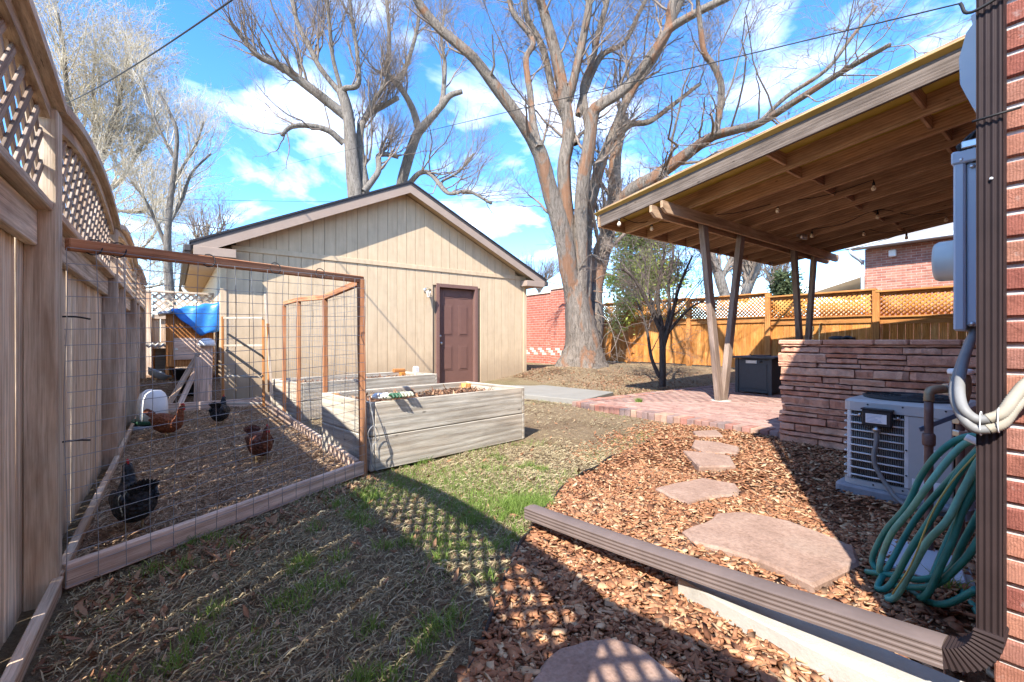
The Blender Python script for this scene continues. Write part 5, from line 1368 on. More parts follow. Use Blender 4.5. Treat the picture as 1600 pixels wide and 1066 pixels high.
board('cleat', (1.10, 7.24, .32), (1.08, 7.25, 1.3), .04, .02, M_['coop'], st, side=(1, .3, 0))

# ------------------------------------------------------------------ coop and clutter behind the run
co = thing('chicken_coop', (.2, 9.5, .4), 'orange wooden chicken coop on legs under a blue tarp', 'chicken coop')
V = [(-.10, 9.3, .62), (.56, 9.3, .62), (.56, 9.3, 1.62), (-.10, 9.3, 1.48), (-.10, 10.0, .62), (.56, 10.0, .62), (.56, 10.0, 1.62), (-.10, 10.0, 1.48)]
add('body', py_mesh('body', V, [[0, 1, 2, 3], [7, 6, 5, 4], [0, 4, 5, 1], [1, 5, 6, 2], [2, 6, 7, 3], [3, 7, 4, 0]]), M_['coop'], co)
for i in range(5): board('wall_board', (-.095 + .131 * i + .065, 9.292, .63), (-.095 + .131 * i + .065, 9.292, 1.46 + .03 * i), .127, .012, M_['coop'], co, side=(1, 0, 0))
d = box('nest_door', (.0, 9.262, .74), (.46, 9.282, 1.10), M_['pale_board'], co)
box('door_latch', (.02, 9.25, .90), (.06, 9.262, .93), M_['steel'], d)
for xx in (-.08, .52):
    for yy in (9.33, 9.95): board('leg', (xx, yy, .3), (xx, yy, .64), .05, .05, M_['coop'], co, side=(1, 0, 0))
add('roof', py_mesh('roof', [(-.2, 9.2, 1.48), (.66, 9.2, 1.66), (.66, 10.1, 1.66), (-.2, 10.1, 1.48), (-.2, 9.2, 1.52), (.66, 9.2, 1.70), (.66, 10.1, 1.70), (-.2, 10.1, 1.52)], [[0, 3, 2, 1], [4, 5, 6, 7], [0, 1, 5, 4], [1, 2, 6, 5], [2, 3, 7, 6], [3, 0, 4, 7]]), M_['grey_box'], co)
# tarp, a creased sheet with a hanging corner
n, m = 22, 16; V = []
for i in range(n):
    for j in range(m):
        u, v = i / (n - 1), j / (m - 1)
        x = -.02 + .66 * u
        top = 1.60 + .16 * u
        if v < .35:
            y = 9.95 - (9.95 - 9.17) * v / .35; z = 1.56 + .21 * x + .02
        else:
            w = (v - .35) / .65; drop = .06 + .46 * min(1, u * 1.7) - .10 * max(0, u - .6)
            y = 9.17 - .03 * math.sin(w * 2) - .02 * math.sin(u * 14 + w * 3); z = 1.58 + .21 * x - drop * w
        V.append((x + .01 * math.sin(v * 9), y, z + .012 * math.sin(u * 17 + v * 8)))
F = [[i * m + j, (i + 1) * m + j, (i + 1) * m + j + 1, i * m + j + 1] for i in range(n - 1) for j in range(m - 1)]
tp = add('blue_tarp', py_mesh('tarp', V, F), M_['tarp'], smooth=True, label='bright blue tarp draped over the roof of the coop', cat='tarp')
sm = tp.modifiers.new('thick', 'SOLIDIFY'); sm.thickness = .004
for k, (p, q, lab, mm, w) in enumerate([((-.06, 8.40, .10), (.34, 8.9, .86), 'dark leaning board under the coop, left of its pale twin', 'fence_dark', .075), ((.08, 8.36, .10), (.37, 8.8, .80), 'pale board leaning on the coop, right of the dark one', 'pale_board', .07)]):
    board('leaning_board', p, q, w, .036, M_[mm], None, side=(1, 0, 0), label=lab, cat='board')
pp = thing('wooden_post_stub', (.40, 8.5, .1), 'pale round-topped wooden post stub right of the leaning boards', 'post')
board('stub', (.40, 8.5, 0), (.42, 8.52, .98), .16, .07, M_['pale_board'], pp, side=(1, 0, 0)); board('stub', (.28, 8.45, 0), (.30, 8.50, .80), .07, .05, M_['pale_board'], pp, side=(1, 0, 0))
lathe('white_cover', [(.11, 0), (.12, .03), (.10, .09), (.05, .12), (.003, .125)], M_['white'], Matrix.Translation((.42, 8.52, .97)), pp, sides=14)
nb_ = thing('nest_box', (-.2, 10.1, .4), 'small orange shelter with corrugated roof in the far run corner', 'shelter')
box('side_panel', (-.30, 9.9, .4), (-.26, 10.3, .92), M_['coop'], nb_); box('side_panel', (-.02, 9.9, .4), (.02, 10.3, .92), M_['coop'], nb_); box('back_panel', (-.26, 10.26, .4), (-.02, 10.3, .92), M_['fence_dark'], nb_)
V = []; F = []
for i in range(25):
    x = -.37 + .46 * i / 24; z = .945 + .016 * math.cos(i * math.pi / 2)
    V += [(x, 9.84, z), (x, 10.34, z + .05), (x, 9.84, z + .012), (x, 10.34, z + .062)]
for i in range(24):
    a = i * 4; F += [[a, a + 1, a + 5, a + 4], [a + 2, a + 6, a + 7, a + 3], [a, a + 4, a + 6, a + 2]]
add('corrugated_roof', py_mesh('cr', V, F), M_['concrete'], nb_)
bk = thing('black_bucket', (.12, 9.2, .4), 'black plastic bucket under the coop', 'bucket')
lathe('body', [(.085, 0), (.115, .22), (.12, .22), (.12, .235), (.108, .235), (.08, .02), (.003, .02)], M_['black'], Matrix.Translation((.10, 9.12, .36)), bk, sides=18)
tube('handle', [(-.01, 9.12, .58), (.02, 9.06, .50), (.10, 9.03, .47), (.18, 9.06, .50), (.21, 9.12, .58)], .004, M_['steel'], bk, sides=5)
tb = thing('black_tub', (.32, 8.62, .1), 'black tub behind the leaning boards', 'tub')
lathe('body', [(.13, 0), (.17, .26), (.18, .27), (.165, .275), (.12, .02), (.003, .02)], M_['black'], Matrix.Translation((.22, 8.75, .12)), tb, sides=18)
gbw = thing('grey_basin', (-.12, 9.6, .4), 'grey metal basin beside the coop legs', 'basin')
lathe('bowl', [(.12, 0), (.17, .09), (.18, .10), (.165, .10), (.11, .015), (.003, .015)], M_['grey_light'], Matrix.Translation((-.22, 9.35, .46)) @ Matrix.Rotation(.5, 4, 'Y'), gbw, sides=18)

# poultry waterer
wt = thing('poultry_waterer', (-.2, 7.0, 0), 'white poultry waterer with green base inside the run', 'waterer')
lathe('base_pan', [(.16, 0), (.20, .02), (.205, .055), (.195, .055), (.185, .03), (.003, .03)], M_['green_plastic'], Matrix.Translation((-.2, 7.0, .05)), wt, sides=24)
lathe('tank', [(.155, 0), (.15, .18), (.142, .27), (.12, .33), (.08, .365), (.003, .375)], M_['white'], Matrix.Translation((-.2, 7.0, .085)), wt, sides=28)
rbox('paving_slab', (-.2, 6.98, .025), (.42, .40, .045), M_['ac_pad'], wt, ch=.008)
tube('ridge', [(-.2 - .155 * .7, 7.0 - .155 * .7, .1), (-.2 - .145 * .7, 7.0 - .145 * .7, .35), (-.2 - .07, 7.0 - .07, .45), (-.2, 7, .462)], .008, M_['white'], wt, sides=6)

# ------------------------------------------------------------------ hens
def hen(loc, heading, mat, label, s=1.0, headdown=0.0):
    r = thing('hen', loc, label, 'hen', 'hens in the run', rz=heading)
    M = Matrix.Translation(loc) @ Matrix.Rotation(heading, 4, 'Z') @ Matrix.Scale(s, 4)
    hd = headdown
    sp = [(-.185, .325, .012, .012), (-.165, .305, .045, .05), (-.13, .275, .085, .095), (-.08, .235, .115, .128), (-.02, .208, .126, .135), (.05, .205, .118, .128), (.10, .228, .096, .108),
          (.135, .265 - hd * .1, .066, .072), (.152, .305 - hd * .3, .048, .050), (.160, .340 - hd * .6, .037, .038), (.170, .368 - hd, .031, .033), (.188, .383 - hd, .029, .030), (.208, .380 - hd, .020, .021), (.219, .375 - hd, .006, .006)]
    P = np.array([(a, 0, b) for a, b, _, _ in sp]); T = np.gradient(P, axis=0); T /= np.linalg.norm(T, axis=1, keepdims=True)
    m = 16; V = []; F = []
    for i, (a, b, w, h) in enumerate(sp):
        nn = np.cross([0, 1, 0], T[i]); nn = nn if nn[2] > 0 or i > 6 else -nn
        nn = np.cross(T[i], [0, 1.0, 0]); nn = -nn if nn[2] < -.9 else nn
        for k in range(m):
            t = 2 * math.pi * k / m
            V.append(P[i] + np.array([0, 1, 0]) * w * math.cos(t) + nn * h * math.sin(t))
    for i in range(len(sp) - 1):
        for k in range(m): F.append([i * m + k, i * m + (k + 1) % m, (i + 1) * m + (k + 1) % m, (i + 1) * m + k])
    F += [list(range(m)), [(len(sp) - 1) * m + k for k in range(m)][::-1]]
    me = py_mesh('hen', V, F); bm = bmesh.new(); bm.from_mesh(me); bmesh.ops.recalc_face_normals(bm, faces=bm.faces); bm.to_mesh(me); bm.free()
    add('body', me, M_[mat], r, M, smooth=True)
    # tail fan
    V = []; F = []
    for i, a in enumerate(np.linspace(-.55, .55, 9)):
        b0 = Vector((-.17, .035 * math.sin(a * 1.6), .285)); up = Vector((-.42, .62 * a, .80 - .25 * abs(a))).normalized(); sd2 = Vector((.25, 1, .1)).cross(up).normalized().cross(up).normalized() if False else Vector((0.35, .9, 0)).normalized()
        L = .155 - .03 * abs(a); k = len(V)
        V += [b0 - sd2 * .016, b0 + sd2 * .016, b0 + up * L * .6 + sd2 * .026, b0 + up * L + Vector((-.02, 0, -.012)), b0 + up * L * .6 - sd2 * .026]
        V += [v + Vector((.006, 0, .004)) for v in V[k:k + 5]]
        F += [[k, k + 1, k + 2, k + 3, k + 4], [k + 9, k + 8, k + 7, k + 6, k + 5]] + [[k + j, k + 5 + j, k + 5 + (j + 1) % 5, k + (j + 1) % 5] for j in range(5)]
    add('tail', py_mesh('tail', V, F), M_[mat], r, M)
    for sd in (-1, 1):
        Vw = []; Fw = []
        for i, u in enumerate(np.linspace(0, 1, 9)):
            xw = .08 - .26 * u; hw = .062 * math.sin(math.pi * min(1, .18 + u * .8)) + .006; zc = .235 + .035 * u
            yb = .112 - .04 * max(0, u - .35) - .02 * max(0, .25 - u)
            for k in range(8):
                t = 2 * math.pi * k / 8; Vw.append((xw, sd * (yb + .014 * math.cos(t)), zc + hw * math.sin(t)))
        for i in range(8):
            for k in range(8): Fw.append([i * 8 + k, i * 8 + (k + 1) % 8, i * 8 + 8 + (k + 1) % 8, i * 8 + 8 + k])
        Fw += [list(range(8)), [64 + k for k in range(8)][::-1]]
        add('wing', py_mesh('wing', Vw, Fw), M_[mat], r, M, smooth=True)
        def tb_(n, pts, rr, mt): return tube(n, [M @ Vector(p) for p in pts], rr * s, M_[mt], r, sides=7)
        lg = tube('leg', [M @ Vector(p) for p in ((.0, sd * .045, .13), (.005, sd * .045, .085), (-.005, sd * .045, .03), (.0, sd * .045, .01))], [.022 * s, .009 * s, .007 * s, .007 * s], M_['leg'], r, sides=7)
        for a in (-.5, 0, .5): tube('toe', [M @ Vector((.0, sd * .045, .012)), M @ Vector((.025 * math.cos(a), sd * .045 + .025 * math.sin(a), .012)), M @ Vector((.052 * math.cos(a), sd * .045 + .052 * math.sin(a), .004))], .005 * s, M_['leg'], lg, sides=5, n=5)
        lathe('eye', [(.005, 0), (.004, .002), (.001, .003)], M_['eye'], M @ Matrix.Translation((.197, sd * .0265, .388 - hd)) @ Matrix.Rotation(R_(-90 * sd), 4, 'X'), r, sides=8)
        lathe('wattle', [(.003, -.03), (.010, -.022), (.010, -.01), (.004, 0)], M_['comb'], M @ Matrix.Translation((.205, sd * .010, .366 - hd)), r, sides=8)
    # comb
    cp = [(.165, .402), (.16, .422), (.172, .415), (.178, .436), (.187, .418), (.196, .434), (.202, .414), (.212, .418), (.213, .396)]
    n = len(cp); V = [(a, -.004, b - hd) for a, b in cp] + [(a, .004, b - hd) for a, b in cp]
    add('comb', py_mesh('comb', V, [list(range(n)), list(range(n, 2 * n))[::-1]] + [[(j + 1) % n, j, n + j, n + (j + 1) % n] for j in range(n)]), M_['comb'], r, M)
    lathe('beak', [(.011, 0), (.008, .012), (.001, .028)], M_['beak'], M @ Matrix.Translation((.213, 0, .376 - hd)) @ Matrix.Rotation(R_(98), 4, 'Y'), r, sides=8)
    return r
def hz(x, y): return float(gz(x, y)) + .012
hen((-.17, 3.20, hz(-.17, 3.20)), R_(104), 'hen_black', 'large black hen nearest the camera inside the run', .80, -.03)
hen((-.05, 6.15, hz(-.05, 6.15)), R_(-28), 'hen_brown', 'rusty brown hen standing side-on by the white waterer', .80, -.045)
hen((.46, 6.6, hz(.46, 6.6)), R_(70), 'hen_black', 'small black hen farthest back by the run baseboard', .80, -.03)
hen((.60, 4.42, hz(.60, 4.42)), R_(-75), 'hen_dark', 'dark hen with rusty breast near the raised bed', .74, -.03)
# ------------------------------------------------------------------ trees
def limbs_mesh(limbs, sides=12, rough=.08, flare=False):
    Vs = []; Fs = []; base = 0
    for q, L in enumerate(limbs):
        L = np.array(L, float); n = (len(L) - 1) * 6 + 1
        P = smooth_path(L[:, :3], n); Rr = np.interp(np.linspace(0, 1, n), np.linspace(0, 1, len(L)), L[:, 3])
        T = np.gradient(P, axis=0); T /= np.linalg.norm(T, axis=1, keepdims=True) + 1e-9
        u = np.cross(T[0], [0.9, .1, .3]); u /= np.linalg.norm(u); a = np.arange(sides) * 2 * np.pi / sides
        ph = RNG.uniform(0, 6, 6)
        for i in range(n):
            u = u - T[i] * np.dot(u, T[i]); u /= np.linalg.norm(u) + 1e-9; v = np.cross(T[i], u)
            lob = 1 + rough * (np.sin(2 * a + ph[0] + i * .13) + .8 * np.sin(3 * a + ph[1] - i * .2) + .6 * np.sin(5 * a + ph[2] + i * .3)) + RNG.normal(0, rough * .25, sides)
            rr = Rr[i]
            if flare and q == 0:
                h = P[i, 2] - P[0, 2]; rr = rr * (1 + .62 * math.exp(-h / .30)); lob = lob + .24 * math.exp(-h / .45) * np.sin(5 * a + 1)
            Vs.append(P[i] + (rr * lob)[:, None] * (np.cos(a)[:, None] * u + np.sin(a)[:, None] * v))
        for i in range(n - 1):
            for j in range(sides): Fs.append([base + i * sides + j, base + i * sides + (j + 1) % sides, base + (i + 1) * sides + (j + 1) % sides, base + (i + 1) * sides + j])
        Fs.append([base + (n - 1) * sides + j for j in range(sides)])
        base += n * sides
    return py_mesh('limbs', np.concatenate(Vs), Fs)
def seg_arrays(limbs, k=9, skip=0):
    P = []; Rr = []
    for L in limbs[skip:]:
        L = np.array(L, float); P.append(smooth_path(L[:, :3], k)); Rr.append(np.interp(np.linspace(0, 1, k), np.linspace(0, 1, len(L)), L[:, 3]))
    return np.array(P), np.array(Rr)
def spawn(P, Rr, n, l0, l1, rr, k=5, up=.25, ang=.8, wig=.10, u0=.2, rmin=.002, droop=0.0, tip=.3, outw=None):
    N, kk, _ = P.shape; ln = np.linalg.norm(np.diff(P, axis=1), axis=2).sum(1); pr = ln / ln.sum()
    idx = RNG.choice(N, n, p=pr); u = u0 + (1 - u0) * RNG.random(n) ** .8; f = u * (kk - 1) * .999; i = f.astype(int); t = (f - i)[:, None]
    b = P[idx, i] * (1 - t) + P[idx, i + 1] * t; tg = P[idx, i + 1] - P[idx, i]; tg /= np.linalg.norm(tg, axis=1, keepdims=True) + 1e-9
    pr_ = Rr[idx, i] * (1 - t[:, 0]) + Rr[idx, i + 1] * t[:, 0]
    rd = RNG.normal(size=(n, 3)); rd -= tg * (rd * tg).sum(1, keepdims=True); rd /= np.linalg.norm(rd, axis=1, keepdims=True)
    d = tg * math.cos(ang) + rd * math.sin(ang) + np.array([0, 0, up]) + RNG.normal(0, .12, (n, 3)); d /= np.linalg.norm(d, axis=1, keepdims=True)
    L = RNG.uniform(l0, l1, n) * (1.15 - .55 * u); r0 = np.minimum(np.maximum(pr_ * rr, rmin), .7 * pr_ + rmin)
    s = np.linspace(0, 1, k); Q = b[:, None] + d[:, None] * (L[:, None] * s[None])[..., None]
    w = np.cumsum(RNG.normal(0, wig, (n, k, 3)), axis=1); w[:, 0] = 0; Q = Q + w * (L[:, None, None] / k)
    Q[..., 2] += (up * .35 * s ** 2 * 1.0)[None] * L[:, None] - droop * (s ** 2)[None] * L[:, None]
    R2 = r0[:, None] * (1 - (1 - tip) * s)[None]
    return Q, R2
def tree(name, limbs, label, bark, twig, levels, flare=False, rough=.08, group=None, sides=12, skip=1, buds=0):
    b = limbs[0][0]
    t = thing(name, (b[0], b[1], b[2]), label, 'tree', group)
    add('trunk', limbs_mesh(limbs, sides, rough, flare), M_[bark], t, smooth=True)
    P, Rr = seg_arrays(limbs, 9, skip); Vs = []; Fs = []; base = 0
    last = None
    Vb = []
    for li, lv in enumerate(levels):
        Q, R2 = spawn(P, Rr, **lv)
        V, F = tubes_np(Q, R2, 5 if li == 0 else (4 if li == 1 else 3)); Vs.append(V); Fs.append(F + base); base += len(V)
        P, Rr = Q, R2
    cr_ = add('crown', np_mesh('crown', np.concatenate(Vs), np.concatenate(Fs)), M_[twig], t, smooth=True)
    if buds:
        N = len(P); i = RNG.integers(0, N, buds); j = RNG.integers(1, P.shape[1], buds)
        me = litter(P[i, j], .012, .05, .6); add('buds', me, M_['bud'], t, kind='stuff')
    return t
T_BIG=[[(9.38,9.21,0.04,0.645),(9.39,9.2,0.55,0.579),(9.4,9.18,1.01,0.513),(9.35,9.21,1.66,0.447),(9.29,9.25,2.3,0.381),(9.2,9.31,2.94,0.315),(9.13,9.35,3.59,0.249),(9.07,9.39,4.14,0.184)],[(9.37,9.22,1.84,0.267),(8.99,9.25,2.92,0.247),(8.71,9.22,3.96,0.227),(8.28,9.29,5.15,0.207),(7.93,9.3,6.12,0.188),(7.45,9.41,6.8,0.169),(6.82,9.64,7.58,0.151),(6.16,9.88,8.34,0.134),(5.37,10.22,8.94,0.117),(4.9,10.33,9.39,0.1),(4.61,10.3,9.83,0.084),(4.4,10.2,10.29,0.069)],[(9.31,9.27,2.03,0.249),(9.15,9.31,3.31,0.231),(8.99,9.36,4.61,0.214),(8.88,9.37,5.96,0.196),(8.95,9.24,6.9,0.179),(8.79,9.28,7.95,0.162),(8.59,9.35,8.92,0.145),(8.34,9.47,9.9,0.128),(8.14,9.54,10.52,0.112),(7.93,9.62,11.35,0.095),(7.73,9.7,12.36,0.079)],[(9.4,9.2,1.66,0.23),(9.31,9.11,2.75,0.217),(9.22,9.03,3.82,0.205),(9.13,8.94,4.6,0.192),(9.08,8.82,5.57,0.18),(9.11,8.65,6.32,0.168),(9.13,8.48,7.19,0.156),(9.19,8.28,7.39,0.144),(9.6,7.82,7.76,0.132),(10.01,7.35,8.46,0.121),(10.31,6.98,9.13,0.11),(10.74,6.5,9.49,0.099),(11.23,5.98,9.76,0.088),(11.76,5.43,10.07,0.078)],[(10.02,7.36,8.46,0.152),(10.36,7.01,9.17,0.134),(10.39,6.89,9.77,0.117),(10.53,6.69,10.37,0.099),(10.58,6.56,11.14,0.082)],[(9.46,9.16,1.47,0.203),(9.55,9.2,2.78,0.189),(9.62,9.26,3.82,0.176),(9.77,9.25,4.87,0.162),(10.11,9.11,6.24,0.148),(10.51,8.92,7.34,0.133),(11.0,8.67,8.54,0.119),(11.73,8.23,9.8,0.104),(12.28,7.93,11.22,0.089),(12.83,7.63,12.27,0.074)],[(9.14,9.15,6.64,0.109),(8.9,9.47,7.59,0.102),(8.76,9.72,8.26,0.096),(8.61,9.98,9.59,0.089),(8.34,10.33,10.52,0.082),(8.31,10.5,11.36,0.074),(8.11,10.8,12.41,0.067)],[(7.78,9.17,6.21,0.102),(7.74,9.36,6.95,0.096),(7.77,9.51,7.71,0.09),(7.75,9.68,8.77,0.084),(7.99,9.67,9.39,0.077),(7.65,10.1,10.23,0.07),(7.54,10.34,11.09,0.064)],[(8.88,9.21,7.77,0.126),(8.87,9.05,8.07,0.114),(8.98,8.79,9.12,0.102),(9.03,8.58,10.0,0.091),(8.98,8.44,10.57,0.079),(8.97,8.27,11.31,0.068)],[(9.49,9.01,7.14,0.11),(9.47,9.2,8.34,0.102),(9.8,9.13,9.26,0.093),(10.02,9.13,10.06,0.085),(10.36,9.06,11.23,0.076),(10.56,9.08,12.3,0.068)],[(9.2,9.1,7.46,0.091),(9.46,9.21,8.04,0.085),(10.05,9.06,9.39,0.079),(10.8,8.8,9.99,0.073),(11.35,8.68,11.02,0.066),(11.84,8.62,11.93,0.06)],[(10.02,9.49,0.53,0.328),(10.22,9.52,1.69,0.306),(10.34,9.6,2.68,0.284),(10.65,9.55,3.7,0.262),(10.95,9.5,4.65,0.238),(11.16,9.52,5.58,0.215),(11.34,9.57,7.06,0.19),(11.66,9.5,8.36,0.166)],[(10.53,9.1,4.68,0.231),(10.35,8.2,5.24,0.199),(10.19,7.3,5.37,0.17),(10.16,6.3,5.68,0.142),(9.84,5.51,5.72,0.117),(9.46,4.76,5.49,0.094),(8.99,4.09,5.23,0.074),(8.63,3.33,5.2,0.056),(8.36,2.51,5.26,0.04),(7.87,1.84,5.12,0.026)],[(9.8,5.39,5.69,0.08),(9.81,5.26,6.64,0.072),(9.59,5.31,7.12,0.064),(9.32,5.38,7.38,0.056),(9.15,5.38,7.94,0.049),(9.01,5.36,8.38,0.041)],[(11.26,9.55,7.44,0.102),(11.47,9.09,7.83,0.088),(11.74,8.57,7.81,0.074),(12.07,8.01,8.18,0.061),(12.53,7.35,8.71,0.048)],[(9.02,4.1,5.25,0.043),(9.3,3.71,5.69,0.038),(9.71,3.21,6.09,0.033),(9.91,2.87,6.59,0.028),(10.1,2.55,7.06,0.023)],[(9.72,8.96,2.21,0.017),(9.83,8.69,2.05,0.014),(10.0,8.37,1.64,0.012),(10.1,8.11,0.93,0.009),(10.05,7.96,0.58,0.007)],[(9.69,8.98,2.49,0.017),(9.81,8.56,2.4,0.013),(9.96,8.11,2.16,0.01),(10.02,7.73,1.62,0.007)],[(9.65,9.01,2.76,0.017),(9.77,8.63,2.92,0.013),(9.87,8.26,2.85,0.01),(10.04,7.85,2.5,0.007)],[(9.72,8.96,1.84,0.017),(9.81,8.6,1.65,0.013),(9.8,8.31,1.1,0.01),(9.69,8.11,0.49,0.007)],[(9.07,8.95,3.07,0.016),(9.13,8.65,3.39,0.013),(9.19,8.35,3.32,0.01),(9.25,8.06,2.97,0.007)]]
T_A=[[(7.15,22.15,7.38,0.374),(7.1,22.18,8.16,0.35),(6.97,22.28,9.79,0.325),(6.85,22.37,11.6,0.3),(6.72,22.46,12.53,0.275),(6.57,22.58,13.22,0.25)],[(6.75,22.45,12.0,0.234),(5.66,22.84,12.82,0.207),(4.63,23.2,13.55,0.182),(3.87,23.36,13.92,0.156),(3.13,23.5,14.09,0.132),(2.48,23.57,14.75,0.108),(1.98,23.52,15.26,0.085)],[(6.65,22.52,10.69,0.156),(5.97,22.56,11.11,0.138),(5.17,22.69,11.18,0.121),(4.39,22.81,10.97,0.104),(3.94,22.68,10.41,0.087)],[(6.57,22.58,13.13,0.156),(6.36,22.9,13.51,0.144),(5.82,23.48,14.5,0.132),(5.37,23.98,15.73,0.119),(4.99,24.43,16.84,0.107),(4.76,24.77,18.19,0.094),(4.53,25.11,19.26,0.081)],[(6.57,22.58,13.13,0.14),(6.66,22.26,13.26,0.124),(7.09,21.69,13.4,0.107),(6.95,21.54,14.95,0.091),(6.72,21.47,16.12,0.075),(6.56,21.34,17.22,0.06)],[(7.37,21.98,7.38,0.218),(7.54,22.12,8.64,0.202),(7.49,22.43,9.96,0.186),(7.51,22.68,11.49,0.169),(7.84,22.71,12.43,0.151),(8.6,22.41,13.07,0.134),(9.29,22.16,13.61,0.116)],[(7.7,22.48,12.24,0.144),(8.01,22.0,13.03,0.122),(8.27,21.55,13.55,0.1),(8.37,21.23,14.09,0.078)],[(7.42,21.94,8.32,0.172),(7.81,21.97,8.88,0.158),(8.21,22.0,9.58,0.144),(8.3,22.25,10.39,0.129),(8.76,22.23,10.56,0.114),(9.29,22.16,10.54,0.099)],[(6.57,22.58,13.22,0.109),(6.13,22.49,14.66,0.092),(5.91,22.24,15.97,0.076),(5.7,21.98,17.22,0.06)]]
T_B=[[(9.91,23.82,8.25,0.319),(10.05,23.54,9.55,0.292),(10.3,23.17,10.97,0.265),(10.6,22.77,12.27,0.239),(10.82,22.43,12.66,0.213),(11.47,21.76,13.59,0.187),(11.84,21.3,14.17,0.161),(12.29,20.79,14.33,0.136)],[(10.9,23.08,12.68,0.213),(10.45,23.0,13.79,0.187),(9.78,23.09,14.75,0.161),(9.02,23.24,15.28,0.136)],[(11.61,21.8,13.89,0.156),(11.76,21.87,14.74,0.135),(11.89,21.96,16.33,0.114),(11.82,22.2,17.55,0.093),(12.0,22.25,19.24,0.071)],[(9.29,23.04,15.11,0.136),(9.75,23.01,15.15,0.12),(10.37,22.85,16.97,0.104),(10.76,22.87,18.74,0.088),(10.81,23.14,20.66,0.071)],[(9.07,23.2,15.25,0.119),(9.18,23.12,16.81,0.102),(9.13,23.16,18.51,0.085),(8.97,23.28,19.88,0.068)],[(10.19,23.61,9.31,0.16),(10.33,22.99,9.66,0.145),(10.59,22.27,10.07,0.131),(10.87,21.54,9.81,0.118),(11.36,20.65,8.7,0.105),(11.99,19.65,8.66,0.092),(12.69,18.61,7.91,0.08)],[(11.44,20.79,8.75,0.083),(11.26,21.14,9.38,0.073),(12.01,20.78,9.94,0.062),(12.78,20.42,11.02,0.051)]]
T_SLIM=[[(-0.05,20.04,2.25,0.148),(-0.12,19.94,3.14,0.133),(-0.17,19.82,4.13,0.119),(-0.14,19.64,5.11,0.105),(-0.05,19.42,6.17,0.091),(0.06,19.18,7.22,0.078),(0.09,19.0,8.15,0.064),(-0.15,19.03,8.84,0.051),(-0.44,19.09,9.41,0.038)],[(-0.16,20.13,4.3,0.079),(-0.46,19.93,5.12,0.063),(-0.79,19.77,5.9,0.047),(-1.12,19.6,6.33,0.032)],[(-0.14,20.11,5.2,0.068),(0.26,20.06,6.17,0.057),(0.55,20.1,7.17,0.045),(1.12,19.92,7.95,0.033)],[(0.06,19.34,7.27,0.057),(-0.27,19.38,7.97,0.046),(-0.61,19.43,8.86,0.036),(-0.83,19.38,9.84,0.026)],[(-0.05,19.79,6.05,0.054),(0.17,19.92,7.03,0.045),(0.63,19.87,8.04,0.037),(0.89,19.97,9.08,0.028)]]
T_WISP=[[(-3.25,26.2,1.4,0.243),(-3.03,26.04,3.56,0.216),(-2.92,25.95,5.71,0.189),(-2.82,25.87,7.6,0.162)],[(-2.82,25.87,7.6,0.135),(-3.16,25.51,9.26,0.108),(-3.38,25.05,10.83,0.083),(-3.39,24.43,12.29,0.059),(-3.48,23.87,13.42,0.036)],[(-2.82,25.87,7.33,0.135),(-2.26,25.25,9.14,0.102),(-1.81,24.7,10.93,0.071),(-1.48,24.25,12.67,0.039)],[(-2.86,25.91,6.79,0.108),(-1.78,25.72,8.05,0.088),(-1.15,25.87,9.65,0.066),(-0.6,26.08,11.02,0.044)],[(-2.9,25.94,6.25,0.094),(-1.99,25.67,6.62,0.076),(-0.91,25.27,6.71,0.057),(-0.24,25.19,7.66,0.037)],[(-2.82,25.87,7.6,0.108),(-2.65,26.16,9.91,0.085),(-2.8,26.7,12.01,0.061),(-2.74,27.07,14.47,0.037)],[(-2.92,25.95,5.71,0.094),(-2.06,25.31,5.17,0.075),(-1.2,24.66,4.9,0.055),(-0.66,24.26,5.44,0.035)],[(-3.03,26.04,4.63,0.081),(-1.99,25.67,3.6,0.067),(-1.02,25.36,3.37,0.052),(-0.02,25.02,3.69,0.037)]]
T_SMALLTREE=[[(8.32,5.76,0.08,0.076),(8.33,5.75,0.48,0.072),(8.33,5.75,0.89,0.067),(8.31,5.76,1.36,0.063)],[(8.31,5.76,1.34,0.052),(8.31,5.86,1.91,0.043),(8.42,5.87,2.47,0.035),(8.55,5.87,3.04,0.026),(8.59,5.93,3.62,0.017)],[(8.34,5.74,0.95,0.049),(8.38,5.59,1.49,0.041),(8.39,5.45,2.02,0.033),(8.41,5.31,2.41,0.025),(8.47,5.15,2.79,0.017)],[(8.3,5.77,1.23,0.049),(8.04,5.87,1.77,0.041),(7.82,5.95,2.16,0.033),(7.6,6.02,2.42,0.025),(7.38,6.09,2.54,0.017)],[(8.33,5.75,1.09,0.048),(8.52,5.73,1.64,0.04),(8.61,5.79,2.34,0.033),(8.77,5.79,2.92,0.025),(8.84,5.87,3.43,0.017)],[(8.28,5.79,0.27,0.041),(8.2,5.94,0.68,0.035),(8.2,6.04,1.23,0.029),(8.18,6.14,1.58,0.023),(8.13,6.27,1.93,0.017)],[(8.31,5.76,1.3,0.041),(8.35,5.98,1.72,0.033),(8.39,6.21,2.37,0.026),(8.53,6.35,2.97,0.017)],[(8.38,5.71,1.16,0.034),(8.42,5.44,1.49,0.027),(8.45,5.16,1.74,0.02),(8.47,4.9,1.85,0.013)]]
T_FAR1=[[(23.53,12.35,3.19,0.272),(23.18,12.61,4.56,0.238),(22.9,12.82,5.58,0.204),(22.74,12.94,6.6,0.17)],[(23.26,12.55,4.22,0.17),(23.67,12.24,5.24,0.136),(24.21,11.83,6.6,0.102)],[(22.9,12.82,5.58,0.17),(21.97,12.89,6.48,0.125),(21.25,12.81,7.35,0.082)]]
